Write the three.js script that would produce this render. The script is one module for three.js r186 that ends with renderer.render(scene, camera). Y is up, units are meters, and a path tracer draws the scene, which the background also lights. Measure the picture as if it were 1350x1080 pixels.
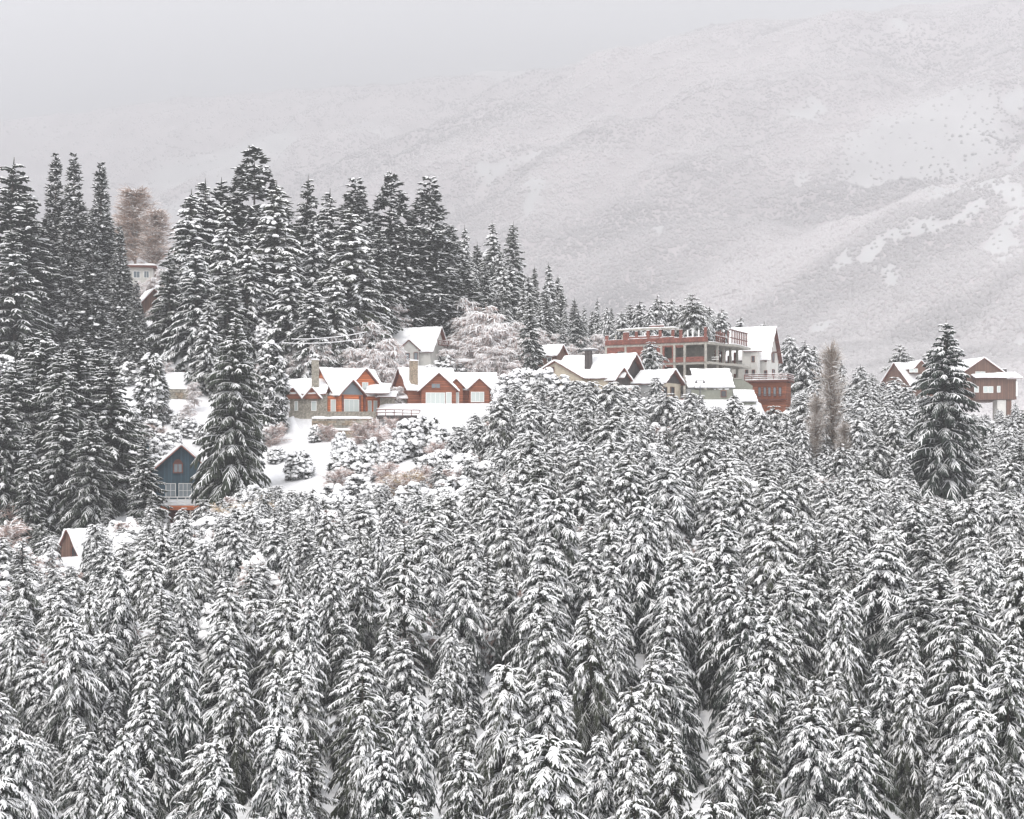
import * as THREE from 'three';
import { mergeGeometries } from 'three/addons/utils/BufferGeometryUtils.js';

// ---------------------------------------------------------------- camera, sky, sun, air, exposure
// Camera stands level across the valley; the lens is shifted up so that eye level lies at row 640 of 1080.
const SKY_L = 1.42;
const F = 2250, CX = 675, HY = 640;
const camera = new THREE.PerspectiveCamera(2 * Math.atan(540 / F) * 180 / Math.PI, 1350 / 1080, 1, 20000);
camera.position.set(0, 0, 0);
camera.lookAt(0, 0, -1);
camera.setViewOffset(1350, 1080, 0, 540 - HY, 1350, 1080);
const scene = new THREE.Scene();
const renderer = new THREE.WebGLRenderer({ antialias: true });
renderer.toneMapping = THREE.LinearToneMapping;
renderer.toneMappingExposure = 1.82;
renderer.shadowMap.enabled = true;
{ // low cloud and snowfall: a nearly even sky, somewhat brighter overhead than at the horizon
  const W = 256, H = 128, data = new Float32Array(W * H * 4);
  for (let j = 0; j < H; j++) {
    const el = ((j + 0.5) / H - 0.5) * Math.PI, s = Math.max(0, Math.sin(el));
    for (let i = 0; i < W; i++) {
      const L = SKY_L * (1 + 0.4 * s) / 1.4, k = (j * W + i) * 4;
      data[k] = L; data[k + 1] = L; data[k + 2] = L * 1.02; data[k + 3] = 1;
    }
  }
  const t = new THREE.DataTexture(data, W, H, THREE.RGBAFormat, THREE.FloatType);
  t.mapping = THREE.EquirectangularReflectionMapping; t.magFilter = t.minFilter = THREE.LinearFilter; t.needsUpdate = true;
  scene.background = t; scene.environment = t;
}
const sun = new THREE.DirectionalLight(0xfff6ea, 1.1);
sun.position.set(-260, 620, 160); sun.target.position.set(0, 0, -250);
sun.shadow.radius = 60; sun.castShadow = true;
Object.assign(sun.shadow.camera, { left: -300, right: 300, top: 300, bottom: -300, near: 1, far: 2000 });
sun.shadow.mapSize.set(4096, 4096);
scene.add(sun, sun.target);
scene.fog = new THREE.FogExp2(0xebecf1, 0.00031);

// ---------------------------------------------------------------- helpers
function rng(seed) { let a = seed >>> 0; return () => { a = (a + 0x6D2B79F5) | 0; let t = Math.imul(a ^ (a >>> 15), 1 | a); t = (t + Math.imul(t ^ (t >>> 7), 61 | t)) ^ t; return ((t ^ (t >>> 14)) >>> 0) / 4294967296; }; }
const hash = (x, y) => { let h = Math.imul(x | 0, 374761393) ^ Math.imul(y | 0, 668265263); h = Math.imul(h ^ (h >>> 13), 1274126177); return ((h ^ (h >>> 16)) >>> 0) / 4294967296; };
function vnoise(x, y) { const i = Math.floor(x), j = Math.floor(y), u = x - i, v = y - j, a = u * u * (3 - 2 * u), b = v * v * (3 - 2 * v); const m = (p, q, t) => p + (q - p) * t; return m(m(hash(i, j), hash(i + 1, j), a), m(hash(i, j + 1), hash(i + 1, j + 1), a), b) * 2 - 1; }
function fbm(x, y, o = 4) { let s = 0, a = 0.5; for (let k = 0; k < o; k++) { s += a * vnoise(x, y); x = x * 2.03 + 17.3; y = y * 2.03 - 9.1; a *= 0.5; } return s; }
const lerp = (a, b, t) => a + (b - a) * t, clamp = (x, a, b) => Math.min(b, Math.max(a, x));
const sstep = (a, b, x) => { const t = clamp((x - a) / (b - a), 0, 1); return t * t * (3 - 2 * t); };
const at = (px, py, d) => new THREE.Vector3((px - CX) * d / F, (HY - py) * d / F, -d);

function noiseTex(n, f, seed, srgb = true) { // tileable-looking grain from a function (u, v) -> [r, g, b] in 0..1
  const data = new Uint8Array(n * n * 4);
  for (let j = 0; j < n; j++) for (let i = 0; i < n; i++) { const c = f(i / n, j / n, i, j), k = (j * n + i) * 4; for (let q = 0; q < 3; q++) data[k + q] = clamp(c[q], 0, 1) * 255; data[k + 3] = 255; }
  const t = new THREE.DataTexture(data, n, n); t.wrapS = t.wrapT = THREE.RepeatWrapping; t.magFilter = THREE.LinearFilter; t.minFilter = THREE.LinearMipmapLinearFilter; t.generateMipmaps = true;
  if (srgb) t.colorSpace = THREE.SRGBColorSpace; t.needsUpdate = true; return t;
}
const mat = (r, g, b, rough = 0.9, extra = {}) => { const m = new THREE.MeshStandardMaterial({ roughness: rough, side: THREE.DoubleSide, ...extra }); m.color.setRGB(r, g, b); return m; };

const used = {};
function named(base) { const n = used[base] = (used[base] ?? -1) + 1; return n ? `${base}_${String(n).padStart(3, '0')}` : base; }
function tag(o, label, category, group, kind) { const u = {}; if (label) u.label = label; if (category) u.category = category; if (group) u.group = group; if (kind) u.kind = kind; o.userData = u; return o; }
function shade(o) { o.traverse((c) => { if (c.isMesh) { c.castShadow = true; c.receiveShadow = true; } }); return o; }
function structure(name, geo, m) { const o = new THREE.Mesh(geo, m); o.name = named(name); o.userData = { kind: 'structure' }; scene.add(shade(o)); return o; }
function thing(base, label, category, pos, turn = 0, group) { const o = new THREE.Group(); o.name = named(base); o.position.copy(pos); o.rotation.y = turn; tag(o, label, category, group); scene.add(o); return o; }
function part(parent, name, geo, m, label) { const o = new THREE.Mesh(geo, m); o.name = name; if (label) o.userData.label = label; o.castShadow = o.receiveShadow = true; parent.add(o); return o; }

const ONES = ['zero', 'one', 'two', 'three', 'four', 'five', 'six', 'seven', 'eight', 'nine', 'ten', 'eleven', 'twelve', 'thirteen', 'fourteen', 'fifteen', 'sixteen', 'seventeen', 'eighteen', 'nineteen'];
const TENS = ['', '', 'twenty', 'thirty', 'forty', 'fifty', 'sixty', 'seventy', 'eighty', 'ninety'];
const word = (n) => n < 20 ? ONES[n] : TENS[Math.floor(n / 10)] + (n % 10 ? '-' + ONES[n % 10] : '');
const takenLabels = new Set();
// a label that ends on where the tip stands in the picture, in hundredths of its width and height
function placed(look, p) {
  let a = clamp(Math.round((CX + F * p.x / -p.z) / 13.5), 0, 100), b = clamp(Math.round((HY - F * p.y / -p.z) / 10.8), 0, 100), t;
  for (let k = 0; k < 12; k++) { t = `${look}, tip ${a === 0 ? 'left edge,' : a === 100 ? 'right edge,' : word(a) + ' percent across, '}${b === 100 ? 'at the bottom' : word(b) + ' percent down'}`; if (!takenLabels.has(t)) break; if (k % 2) a = Math.min(99, a + 1); else b = Math.min(99, b + 1); }
  takenLabels.add(t); return t;
}

// ---------------------------------------------------------------- geometry collector: strips with a ridge, tapered stems, lumps
class Geo {
  constructor() { this.p = []; this.i = []; this.n = 0; }
  strip(pts, w, drop, lift) { // pts: Vector3[], w / drop / lift: numbers per point; cross-section is a small roof
    const b = this.n, T = new THREE.Vector3(), S = new THREE.Vector3();
    for (let k = 0; k < pts.length; k++) {
      T.subVectors(pts[Math.min(k + 1, pts.length - 1)], pts[Math.max(k - 1, 0)]);
      S.set(-T.z, 0, T.x); const l = S.length(); if (l < 1e-5) S.set(1, 0, 0); else S.multiplyScalar(1 / l);
      const p = pts[k];
      this.p.push(p.x - S.x * w[k], p.y - drop[k], p.z - S.z * w[k], p.x, p.y + lift[k], p.z, p.x + S.x * w[k], p.y - drop[k], p.z + S.z * w[k]);
      if (k) { const a = b + (k - 1) * 3, c = b + k * 3; this.i.push(a, a + 1, c, c, a + 1, c + 1, a + 1, a + 2, c + 1, c + 1, a + 2, c + 2); }
    }
    this.n += pts.length * 3;
  }
  ribbon(pts, w, side) { // flat ribbon, side: Vector3
    const b = this.n;
    for (let k = 0; k < pts.length; k++) { const p = pts[k]; this.p.push(p.x - side.x * w[k], p.y - side.y * w[k], p.z - side.z * w[k], p.x + side.x * w[k], p.y + side.y * w[k], p.z + side.z * w[k]); if (k) { const a = b + (k - 1) * 2, c = a + 2; this.i.push(a, a + 1, c, c, a + 1, c + 1); } }
    this.n += pts.length * 2;
  }
  stem(pts, r, sides = 5) {
    const b = this.n, T = new THREE.Vector3(), U = new THREE.Vector3(), V = new THREE.Vector3();
    for (let k = 0; k < pts.length; k++) {
      T.subVectors(pts[Math.min(k + 1, pts.length - 1)], pts[Math.max(k - 1, 0)]).normalize();
      U.set(Math.abs(T.x) < 0.9 ? 1 : 0, 0, Math.abs(T.x) < 0.9 ? 0 : 1).cross(T).normalize(); V.crossVectors(T, U);
      for (let s = 0; s < sides; s++) { const a = s / sides * Math.PI * 2, c = Math.cos(a) * r[k], d = Math.sin(a) * r[k]; this.p.push(pts[k].x + U.x * c + V.x * d, pts[k].y + U.y * c + V.y * d, pts[k].z + U.z * c + V.z * d); }
      if (k) for (let s = 0; s < sides; s++) { const a = b + (k - 1) * sides + s, a2 = b + (k - 1) * sides + (s + 1) % sides, c = a + sides, c2 = a2 + sides; this.i.push(a, a2, c, c, a2, c2); }
    }
    this.n += pts.length * sides;
  }
  lump(c, rx, ry, rz, R, tilt = 0, az = 0, flat = 0.35) { // uneven rounded lump, flat below
    const src = LUMP, b = this.n, ca = Math.cos(az), sa = Math.sin(az), ct = Math.cos(tilt), st = Math.sin(tilt);
    for (let k = 0; k < src.v.length; k += 3) {
      const j = 0.82 + 0.36 * R(); let x = src.v[k] * rx * j, y = src.v[k + 1] * ry * j, z = src.v[k + 2] * rz * j; if (y < 0) y *= flat;
      const x2 = x * ct + y * st, y2 = -x * st + y * ct; // tilt outward-down along local x
      this.p.push(c.x + x2 * ca - z * sa, c.y + y2, c.z + x2 * sa + z * ca);
    }
    for (const i of src.f) this.i.push(b + i);
    this.n += src.v.length / 3;
  }
  build() { const g = new THREE.BufferGeometry(); g.setAttribute('position', new THREE.Float32BufferAttribute(this.p, 3)); g.setIndex(this.n > 65535 ? new THREE.Uint32BufferAttribute(this.i, 1) : new THREE.Uint16BufferAttribute(this.i, 1)); g.computeVertexNormals(); return g; }
}
const LUMP = (() => { // welded icosphere, 42 points
  const g = new THREE.IcosahedronGeometry(1, 1).attributes.position, key = new Map(), v = [], f = [];
  for (let k = 0; k < g.count; k++) { const s = [g.getX(k), g.getY(k), g.getZ(k)], q = s.map((x) => Math.round(x * 1e4)).join(); if (!key.has(q)) { key.set(q, v.length / 3); v.push(...s); } f.push(key.get(q)); }
  return { v, f };
})();

// ---------------------------------------------------------------- materials of the trees
const snowGrain = noiseTex(256, (u, v, i, j) => { const a = 0.93 + 0.05 * fbm(u * 24, v * 24, 4) + 0.03 * (hash(i, j) - 0.5); return [a, a, a * 1.004]; });
snowGrain.repeat.set(1, 1);
const leafy = (r, g, b) => { const m = new THREE.MeshPhysicalMaterial({ roughness: 0.9, specularIntensity: 0.2, side: THREE.DoubleSide }); m.color.setRGB(r, g, b); return m; };
const M = {
  snow: mat(0.86, 0.865, 0.875, 0.95),
  ground: mat(0.9, 0.905, 0.915, 0.97, { map: snowGrain }),
  needle: [leafy(0.028, 0.035, 0.024), leafy(0.023, 0.029, 0.021), leafy(0.037, 0.042, 0.029), leafy(0.026, 0.034, 0.028)],
  bark: mat(0.075, 0.060, 0.050), barkPale: mat(0.30, 0.25, 0.22),
  twigPink: mat(0.50, 0.38, 0.345), twigTan: mat(0.44, 0.32, 0.26), twigBrown: mat(0.35, 0.285, 0.235), straw: mat(0.52, 0.40, 0.26),
};

// ---------------------------------------------------------------- a conifer of real branches: trunk, needle sprays, snow lying on each spray
function coniferGeo(o, seed) {
  const R = rng(seed), needle = new Geo(), snow = new Geo(), trunk = new Geo(), V = (x, y, z) => new THREE.Vector3(x, y, z);
  const { H, rad, gap, droop, top = 0.03, base = 0.04, tw = 0.12, sp = 0.3, load = 1, clump = 0.15, shape = 0.85, perWhorl = 6, twigLen = 0.27, bare = 0.12, rise = 0.35, hang = 0.5, waist = 0, sparse = 0, arch = 1.6, under = 0.8, weep = 1, shelter = 0.36 } = o;
  const lx = (R() - 0.5) * 0.03 * H, lz = (R() - 0.5) * 0.03 * H, bend = (t) => V(lx * t * t, 0, lz * t * t);
  const tp = [], tr = []; for (let k = 0; k <= 8; k++) { const t = k / 8, b = bend(t); tp.push(V(b.x, t * H, b.z)); tr.push(H * 0.0115 * (1 - t) + 0.015 + H * 0.0008); }
  tp.unshift(V(0, -1.5, 0)); tr.unshift(tr[0] * 1.15);
  trunk.stem(tp, tr, 7);
  const P = V(0, 0, 0), lop = [...Array(48)].map(() => 0.7 + 0.5 * R());
  let y = base * H, w = 0;
  while (y < H * (1 - top)) {
    const t = y / H, prof = Math.pow(1 - t, shape) * (1 - waist * sstep(0.15, 0, t));
    const n = Math.max(3, Math.round(perWhorl * (0.75 + 0.5 * R()) * (t > 0.85 ? 0.7 : 1))), a0 = R() * 6.283;
    for (let b = 0; b < n; b++) {
      if (R() < sparse * (1 - t)) continue;
      const az = a0 + b / n * 6.283 + (R() - 0.5) * 0.7, lo = lop[Math.floor(((az / 6.283) % 1 + 1) % 1 * 6) + 6 * Math.floor(t * 7.99)];
      const L = (rad * prof * lo * (0.7 + 0.5 * R()) + rad * 0.05 + 0.12), yy = y + (R() - 0.5) * gap * 1.8;
      const up0 = rise * (0.35 + 1.1 * t * t) + (R() - 0.5) * 0.3 - 0.1 * (1 - t), dr = droop * weep * (0.65 + 0.7 * R()) * (1 - 0.3 * t);
      const seg = 5, pts = [], bb = bend(t); P.set(bb.x, yy, bb.z); pts.push(P.clone());
      for (let k = 1; k <= seg; k++) { const s = k / seg, an = up0 - dr * 1.25 * Math.pow(s, arch); P.x += Math.cos(az) * Math.cos(an) * L / seg; P.z += Math.sin(az) * Math.cos(an) * L / seg; P.y += Math.sin(an) * L / seg; pts.push(P.clone()); }
      const frac = pts.map((_, k) => k / seg);
      // spine
      needle.strip(pts, frac.map((s) => tw * (1.2 - 0.6 * s) * (0.8 + 0.5 * R())), frac.map(() => tw * (0.7 + 0.6 * R())), frac.map(() => 0));
      const bq = bare + shelter * Math.pow(1 - t, 1.6), bl = R() < bq ? 0.22 : load;
      const from = 0.12 + 0.25 * R();
      { const q = pts.slice(1); snow.strip(q.map((p) => p.clone().add(V(0, 0.015, 0))), q.map((_, k) => tw * bl * (0.62 - 0.07 * k) * (0.6 + 0.8 * R())), q.map(() => tw * 0.25), q.map((_, k) => tw * bl * (0.35 + 0.55 * R()) * (k === q.length - 1 ? 0.3 : 1))); }
      for (let k = 0, e = Math.round(L / sp * under); k < e; k++) { // sheltered sprays hanging below, free of snow
        const f = (0.05 + 0.8 * R()) * seg, i = Math.min(seg - 1, Math.floor(f)), q0 = pts[i].clone().lerp(pts[i + 1], f - i), ya = az + (R() - 0.5) * 2.6, hl = (0.16 * L + 0.25 * gap) * (0.6 + 0.8 * R()), q = [q0, V(q0.x + Math.cos(ya) * hl * 0.4, q0.y - hl * 0.5, q0.z + Math.sin(ya) * hl * 0.4), V(q0.x + Math.cos(ya) * hl * 0.6, q0.y - hl, q0.z + Math.sin(ya) * hl * 0.6)];
        needle.strip(q, [tw * 0.8, tw * (0.8 + 0.6 * R()), tw * 0.25], [tw * 0.2, tw * 0.3, tw * 0.1], [0, 0, 0]);
      }
      // side sprays
      const m = Math.max(3, Math.round(L / sp));
      for (let k = 0; k < m; k++) for (const sg of [-1, 1]) {
        const s = lerp(from, 0.97, (k + 0.2 + 0.6 * R()) / m), f = s * seg, i = Math.min(seg - 1, Math.floor(f)), u = f - i;
        const q0 = pts[i].clone().lerp(pts[i + 1], u), ya = az + sg * (0.75 + 0.45 * R()) * (1 - 0.35 * s), tl = (twigLen * L * (1 - 0.55 * s) + 0.12) * (0.65 + 0.6 * R());
        const pit = Math.atan2(pts[i + 1].y - pts[i].y, Math.hypot(pts[i + 1].x - pts[i].x, pts[i + 1].z - pts[i].z));
        const q = [q0]; for (let e = 1; e <= 3; e++) { const an = pit * 0.6 - hang * (e / 3) * (0.6 + 0.8 * R()); const l = q[e - 1]; q.push(V(l.x + Math.cos(ya) * Math.cos(an) * tl / 3, l.y + Math.sin(an) * tl / 3, l.z + Math.sin(ya) * Math.cos(an) * tl / 3)); }
        const wv = tw * (0.75 + 0.5 * R());
        needle.strip(q, [wv * 0.55, wv * (0.8 + 0.4 * R()), wv * (0.6 + 0.5 * R()), wv * 0.12], [wv * 0.5, wv * (0.6 + 0.5 * R()), wv * (0.5 + 0.6 * R()), wv * 0.2], [0, 0, 0, 0]);
        if (R() > bq * 0.7) { const sw = wv * bl * (0.5 + 0.4 * R()); snow.strip(q.map((p) => p.clone().add(V(0, 0.012, 0))), [sw * (R() < 0.3 ? 0.15 : 0.6), sw * (R() < 0.22 ? 0.15 : 1), sw * (R() < 0.25 ? 0.12 : 0.6 + 0.5 * R()), sw * 0.15], [tw * 0.2, tw * 0.22, tw * 0.22, 0.01], [sw * 0.5, sw * (0.6 + 0.5 * R()), sw * (0.4 + 0.5 * R()), 0.01]); }
      }
      if (R() < clump * (bl < load ? 0.3 : 1) && t < 0.93) { // a heavier pad of snow near the end of the branch
        const s = 0.55 + 0.4 * R(), f = s * seg, i = Math.min(seg - 1, Math.floor(f)), c = pts[i].clone().lerp(pts[i + 1], f - i); c.y += tw * 0.35;
        const pit = Math.atan2(pts[i + 1].y - pts[i].y, Math.hypot(pts[i + 1].x - pts[i].x, pts[i + 1].z - pts[i].z));
        snow.lump(c, tw * (1.8 + 1.8 * R()), tw * (0.95 + 0.6 * R()), tw * (1.2 + 1.0 * R()), R, -pit, az);
      }
    }
    y += gap * (0.75 + 0.5 * R()) * (0.55 + 0.45 * Math.pow(1 - t, 0.5)); w++;
  }
  // leader
  const tt = bend(1); needle.stem([V(tt.x * 0.9, H * 0.95, tt.z * 0.9), V(tt.x, H * 1.01, tt.z)], [tw * 0.5, 0.02], 5);
  if (R() < 0.5) snow.lump(V(tt.x * 0.95, H * 0.97, tt.z * 0.95), tw * 0.4, tw * 0.7, tw * 0.4, R);
  return { H, trunk: trunk.build(), needle: needle.build(), snow: snow.build() };
}

// ---------------------------------------------------------------- the land: near hillside and the mountain across the valley
const GC = [-500, -250, 0, 225, 450, 675, 900, 1125, 1350, 1700, 2000];
const GD = [30, 80, 120, 160, 200, 240, 270, 300, 330, 380, 450, 600, 800];
const GH = [
  [-46, -38, -29, -22, -15, -8, 2, 13, 26, 46, 58, 50, 20], [-46, -38, -29, -22, -15, -9, 1, 11, 23, 43, 56, 50, 20],
  [-45, -37, -28, -22, -15, -9.5, -2, 9, 21, 41, 55, 50, 20], [-45, -36, -27, -20, -13, -6.8, -1, 11, 23, 41, 53, 48, 20],
  [-45, -36, -27, -18.5, -10, -1.5, 5, 12.5, 20, 33, 44, 38, 15], [-45, -36, -27, -18, -9.5, 0, 7.5, 14.2, 20, 30, 35, 24, 8],
  [-45, -36, -27, -18, -10, -1, 7, 14.5, 18, 26, 27, 14, 3], [-45, -36, -27, -18, -11, -4, 2.5, 9, 13, 15, 13, 6, 2],
  [-45, -36, -27, -19, -12.5, -5.8, -1, 3.5, 7, 11, 13, 9, 4], [-45, -36, -28, -20, -14, -8, -3, 1, 4, 8, 10, 7, 4], [-45, -36, -28, -20, -14, -8, -3, 1, 4, 8, 10, 7, 4]];
function cell(a, x) { let k = 0; while (k < a.length - 2 && x > a[k + 1]) k++; return [k, clamp((x - a[k]) / (a[k + 1] - a[k]), 0, 1)]; }
// levelled ground under the houses: [px from, px to, distance from, to, height]
const PADS = [[384, 506, 291, 312, 12.0], [400, 500, 284.5, 289, 9.2], [505, 668, 296, 314, 14.3], [700, 900, 291, 309, 15.0], [895, 1000, 290, 305, 14.6], [1168, 1340, 410, 446, 15.6], [206, 290, 248, 262, -5.8], [520, 590, 336, 352, 23.6], [215, 255, 316, 330, 21.0]];
function groundAt(x, z) {
  let h = slopeAt(x, z); const d = -z, px = CX + F * x / Math.max(d, 5);
  for (const [a, b, c, e, y] of PADS) { const k = Math.min(sstep(a - 14, a, px), sstep(b + 14, b, px), sstep(c - 2.5, c, d), sstep(e + 5, e, d)); if (k > 0) h = lerp(h, y + fbm(x * 0.3, z * 0.3, 2) * 0.12, k); }
  return h;
}
function slopeAt(x, z) {
  const d = Math.max(-z, 5), px = CX + F * x / d, [i, u] = cell(GC, px), [j, v] = cell(GD, d), us = u * u * (3 - 2 * u);
  return lerp(lerp(GH[i][j], GH[i][j + 1], v), lerp(GH[i + 1][j], GH[i + 1][j + 1], v), us) + fbm(x * 0.045, z * 0.045, 4) * 1.3 + fbm(x * 0.4, z * 0.4, 2) * 0.14;
}
function sheet(pxs, ds, fn) { // a fan-shaped grid, finer where it is nearer
  const p = [], uv = [], idx = [], nx = pxs.length, nd = ds.length;
  for (const d of ds) for (const q of pxs) { const x = (q - CX) * d / F, z = -d; p.push(x, fn(x, z), z); uv.push(x, z); }
  for (let j = 0; j + 1 < nd; j++) for (let i = 0; i + 1 < nx; i++) { const a = j * nx + i, b = a + 1, c = a + nx, e = c + 1; idx.push(a, b, c, b, e, c); }
  const g = new THREE.BufferGeometry(); g.setAttribute('position', new THREE.Float32BufferAttribute(p, 3)); g.setAttribute('uv', new THREE.Float32BufferAttribute(uv, 2)); g.setIndex(new THREE.Uint32BufferAttribute(idx, 1)); g.computeVertexNormals(); return g;
}
const span = (a, b, n, log) => [...Array(n)].map((_, k) => log ? a * Math.pow(b / a, k / (n - 1)) : lerp(a, b, k / (n - 1)));
{ const g = sheet(span(-420, 1780, 290), span(40, 800, 350, true), groundAt); const uv = g.attributes.uv; for (let k = 0; k < uv.count; k++) uv.setXY(k, uv.getX(k) / 9, uv.getY(k) / 9); structure('hillside', g, M.ground); }

const footD = (px) => 1280 + 0.62 * Math.max(-400, 1350 - px) + 0.0001 * Math.max(0, 1350 - px) ** 2;
const MK = 2.35; // how far the mountain lies back
function mountainAt(x, z) { return MK * massif(x / MK, z / MK); }
function massif(x, z) {
  const d = -z, px = CX + F * x / d, D0 = footD(px), r = d - D0;
  let h = 0.083 * D0 + (r < 0 ? r * 0.16 : 0.43 * r + 0.00002 * r * r) ;
  const k = sstep(-150, 700, r);
  h += k * (fbm(x * 0.002 + 3, z * 0.002, 5) * 130 + 50 * (0.5 - Math.abs(fbm((x + z * 0.5) * 0.005, (z - x * 0.3) * 0.0018, 3)))) + fbm(x * 0.011, z * 0.011, 4) * (8 + 14 * k);
  const cap = 700; return h > cap ? cap + 240 * (1 - Math.exp(-(h - cap) / 300)) : h;
}
function mountainHit(px, py) { for (let d = 1300; d < 12000; d += 10) { const p = at(px, py, d); if (mountainAt(p.x, p.z) > p.y) return p; } return null; }
// clearings where snow lies open on the mountain: [px, py, half width, half height, tilt] read along sight lines, kept as places on the ground
const clearings = [[1062, 152, 34, 26], [1078, 140, 26, 18], [678, 212, 60, 20], [640, 222, 40, 18], [1092, 345, 30, 16], [1140, 335, 40, 24], [1180, 318, 40, 20], [1168, 368, 18, 26], [1215, 300, 34, 20], [1250, 285, 40, 14], [1300, 250, 44, 20], [1340, 215, 40, 24], [1330, 340, 30, 16], [1290, 200, 30, 10], [1340, 455, 60, 22], [1300, 470, 40, 12], [1080, 438, 34, 10], [870, 300, 20, 9], [700, 250, 20, 40], [1060, 235, 22, 9], [1190, 35, 14, 8], [1330, 130, 40, 12]].map(([px, py, w, h]) => { const p = mountainHit(px, py), q = mountainHit(px, py - h), s = p && -p.z / F; return p && { x: p.x / MK, z: p.z / MK, rx: 0.62 * w * s / MK, rz: 0.55 * Math.max(24, q ? Math.abs(q.z - p.z) / MK : 60) }; }).filter(Boolean);
function openSnow(x, z) { // 1 on open snow, 0 in the wood
  x /= MK; z /= MK; let o = 0; const wx = fbm(x * 0.016, z * 0.016, 4), wz = fbm(x * 0.016 + 40, z * 0.016, 4);
  for (const c of clearings) { const e = Math.hypot((x - c.x) / c.rx + wx * 2.2, (z - c.z) / c.rz + wz * 2.2); o = Math.max(o, sstep(1.6, 0.3, e)); }
  return Math.max(o, 0.8 * sstep(0.14, 0.42, fbm(x * 0.004 + 7, z * 0.0028, 5)));
}
const MT = { x0: -5400, x1: 5400, z0: -10600, z1: -700 };
{
  const N = 2048, data = new Uint8Array(N * N * 4);
  for (let j = 0; j < N; j++) for (let i = 0; i < N; i++) {
    const x = lerp(MT.x0, MT.x1, i / N), z = lerp(MT.z0, MT.z1, j / N), k = (j * N + i) * 4;
    if (Math.abs(x) > -z * 0.55 + 100) continue;
    const o = openSnow(x, z), n = fbm(x * 0.012, z * 0.012, 4), g = hash(i, j), f = clamp(0.87 + 0.1 * n + 0.05 * (g - 0.5), 0.12, 0.9), w = 0.93 + 0.04 * n;
    data[k] = 255 * lerp(f * 1.02, w, o); data[k + 1] = 255 * lerp(f * 0.985, w, o); data[k + 2] = 255 * lerp(f * 0.99, w, o); data[k + 3] = 255;
  }
  const t = new THREE.DataTexture(data, N, N); t.colorSpace = THREE.SRGBColorSpace; t.magFilter = THREE.LinearFilter; t.needsUpdate = true;
  const g = sheet(span(-450, 1800, 300), span(760, 10400, 330, true), mountainAt), uv = g.attributes.uv;
  for (let k = 0; k < uv.count; k++) uv.setXY(k, (uv.getX(k) - MT.x0) / (MT.x1 - MT.x0), (uv.getY(k) - MT.z0) / (MT.z1 - MT.z0));
  const m = mat(1, 1, 1, 1, { map: t }); structure('mountain', g, m);
}
{ // the frosted wood on the mountain, one mass
  const R = rng(77), gN = new Geo(); gN.lump(new THREE.Vector3(0, 0.55, 0), 0.5, 0.62, 0.5, R, 0, 0, 0.8); gN.lump(new THREE.Vector3(0.3, 0.4, 0.1), 0.32, 0.4, 0.34, R, 0, 0, 0.8); gN.lump(new THREE.Vector3(-0.22, 0.36, -0.2), 0.34, 0.36, 0.3, R, 0, 0, 0.8);
  const spots = [];
  for (let k = 0; k < 560000 && spots.length < 240000; k++) {
    const px = -20 + 1390 * R(), d = 780 * Math.pow(9400 / 780, Math.pow(R(), 0.7)), x = (px - CX) * d / F, z = -d, r = d / MK - footD(px);
    if (r < -1200 || R() < 0.93 * sstep(0.1, 0.85, openSnow(x, z))) continue;
    const py = HY - F * mountainAt(x, z) / d; if (py < -40) continue;
    if (r < 0 && R() < 0.2) continue;
    if (R() > sstep(9500, 3200, d)) continue;
    spots.push([x, z, r]);
  }
  const im = new THREE.InstancedMesh(gN.build(), mat(1, 1, 1, 1), spots.length), m4 = new THREE.Matrix4(), q = new THREE.Quaternion(), c = new THREE.Color(), Y = new THREE.Vector3(0, 1, 0);
  spots.forEach(([x, z, r], k) => {
    const s = (5 + 6 * R() * R() + 3 * R()) * (0.62 + 0.38 * sstep(800, 2600, -z)); q.setFromAxisAngle(Y, R() * 6.28);
    m4.compose(new THREE.Vector3(x, mountainAt(x, z) - 0.3 * s, z), q, new THREE.Vector3(s, s * (0.5 + 0.5 * R()), s)); im.setMatrixAt(k, m4);
    const f = clamp(0.77 + 0.1 * (R() - 0.5) + 0.5 * fbm((x - z * 0.6) * 0.0012, (z + x * 0.4) * 0.0032, 4), 0.45, 0.88); c.setRGB(f * 1.02, f * 0.98, f * 0.985); im.setColorAt(k, c);
  });
  im.name = 'mountain_wood'; im.castShadow = im.receiveShadow = true; tag(im, 'frosted leafless wood covering the far mountain side', 'wood', null, 'stuff'); scene.add(im);
}

// ---------------------------------------------------------------- building materials
function woodTex(r, g, b, vertical, pitch) { // boards: grain and a slight change of tone from board to board
  return noiseTex(256, (u, v) => { const a = vertical ? u : v, l = vertical ? v : u, k = Math.floor(a * pitch), t = 0.86 + 0.24 * hash(k, 5) + 0.10 * fbm(l * 9 + k * 3.7, a * 160, 3) + 0.10 * fbm(l * 3, a * 3, 3); return [r * t, g * t, b * t]; });
}
const stoneTex = noiseTex(256, (u, v) => { const x = u * 11 + 0.35 * vnoise(u * 30, v * 30), y = v * 14 + 0.35 * vnoise(u * 30 + 9, v * 30), t = 0.42 + 0.2 * hash(Math.floor(x + (Math.floor(y) & 1) * 0.5), Math.floor(y)) + 0.12 * fbm(u * 40, v * 40, 3); return [t * 1.04, t, t * 0.92]; });
const brickTex = noiseTex(256, (u, v) => { const y = Math.floor(v * 20), k = hash(Math.floor(u * 8 + (y & 1) * 0.5), y), t = 0.82 + 0.26 * k + 0.25 * fbm(u * 5, v * 5, 4); return [0.49 * t, 0.30 * t, 0.26 * t]; });
const concTex = noiseTex(256, (u, v, i, j) => { const t = 0.62 + 0.12 * fbm(u * 6, v * 6, 4) + 0.06 * (hash(i, j) - 0.5); return [t * 1.02, t, t * 0.95]; });
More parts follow.
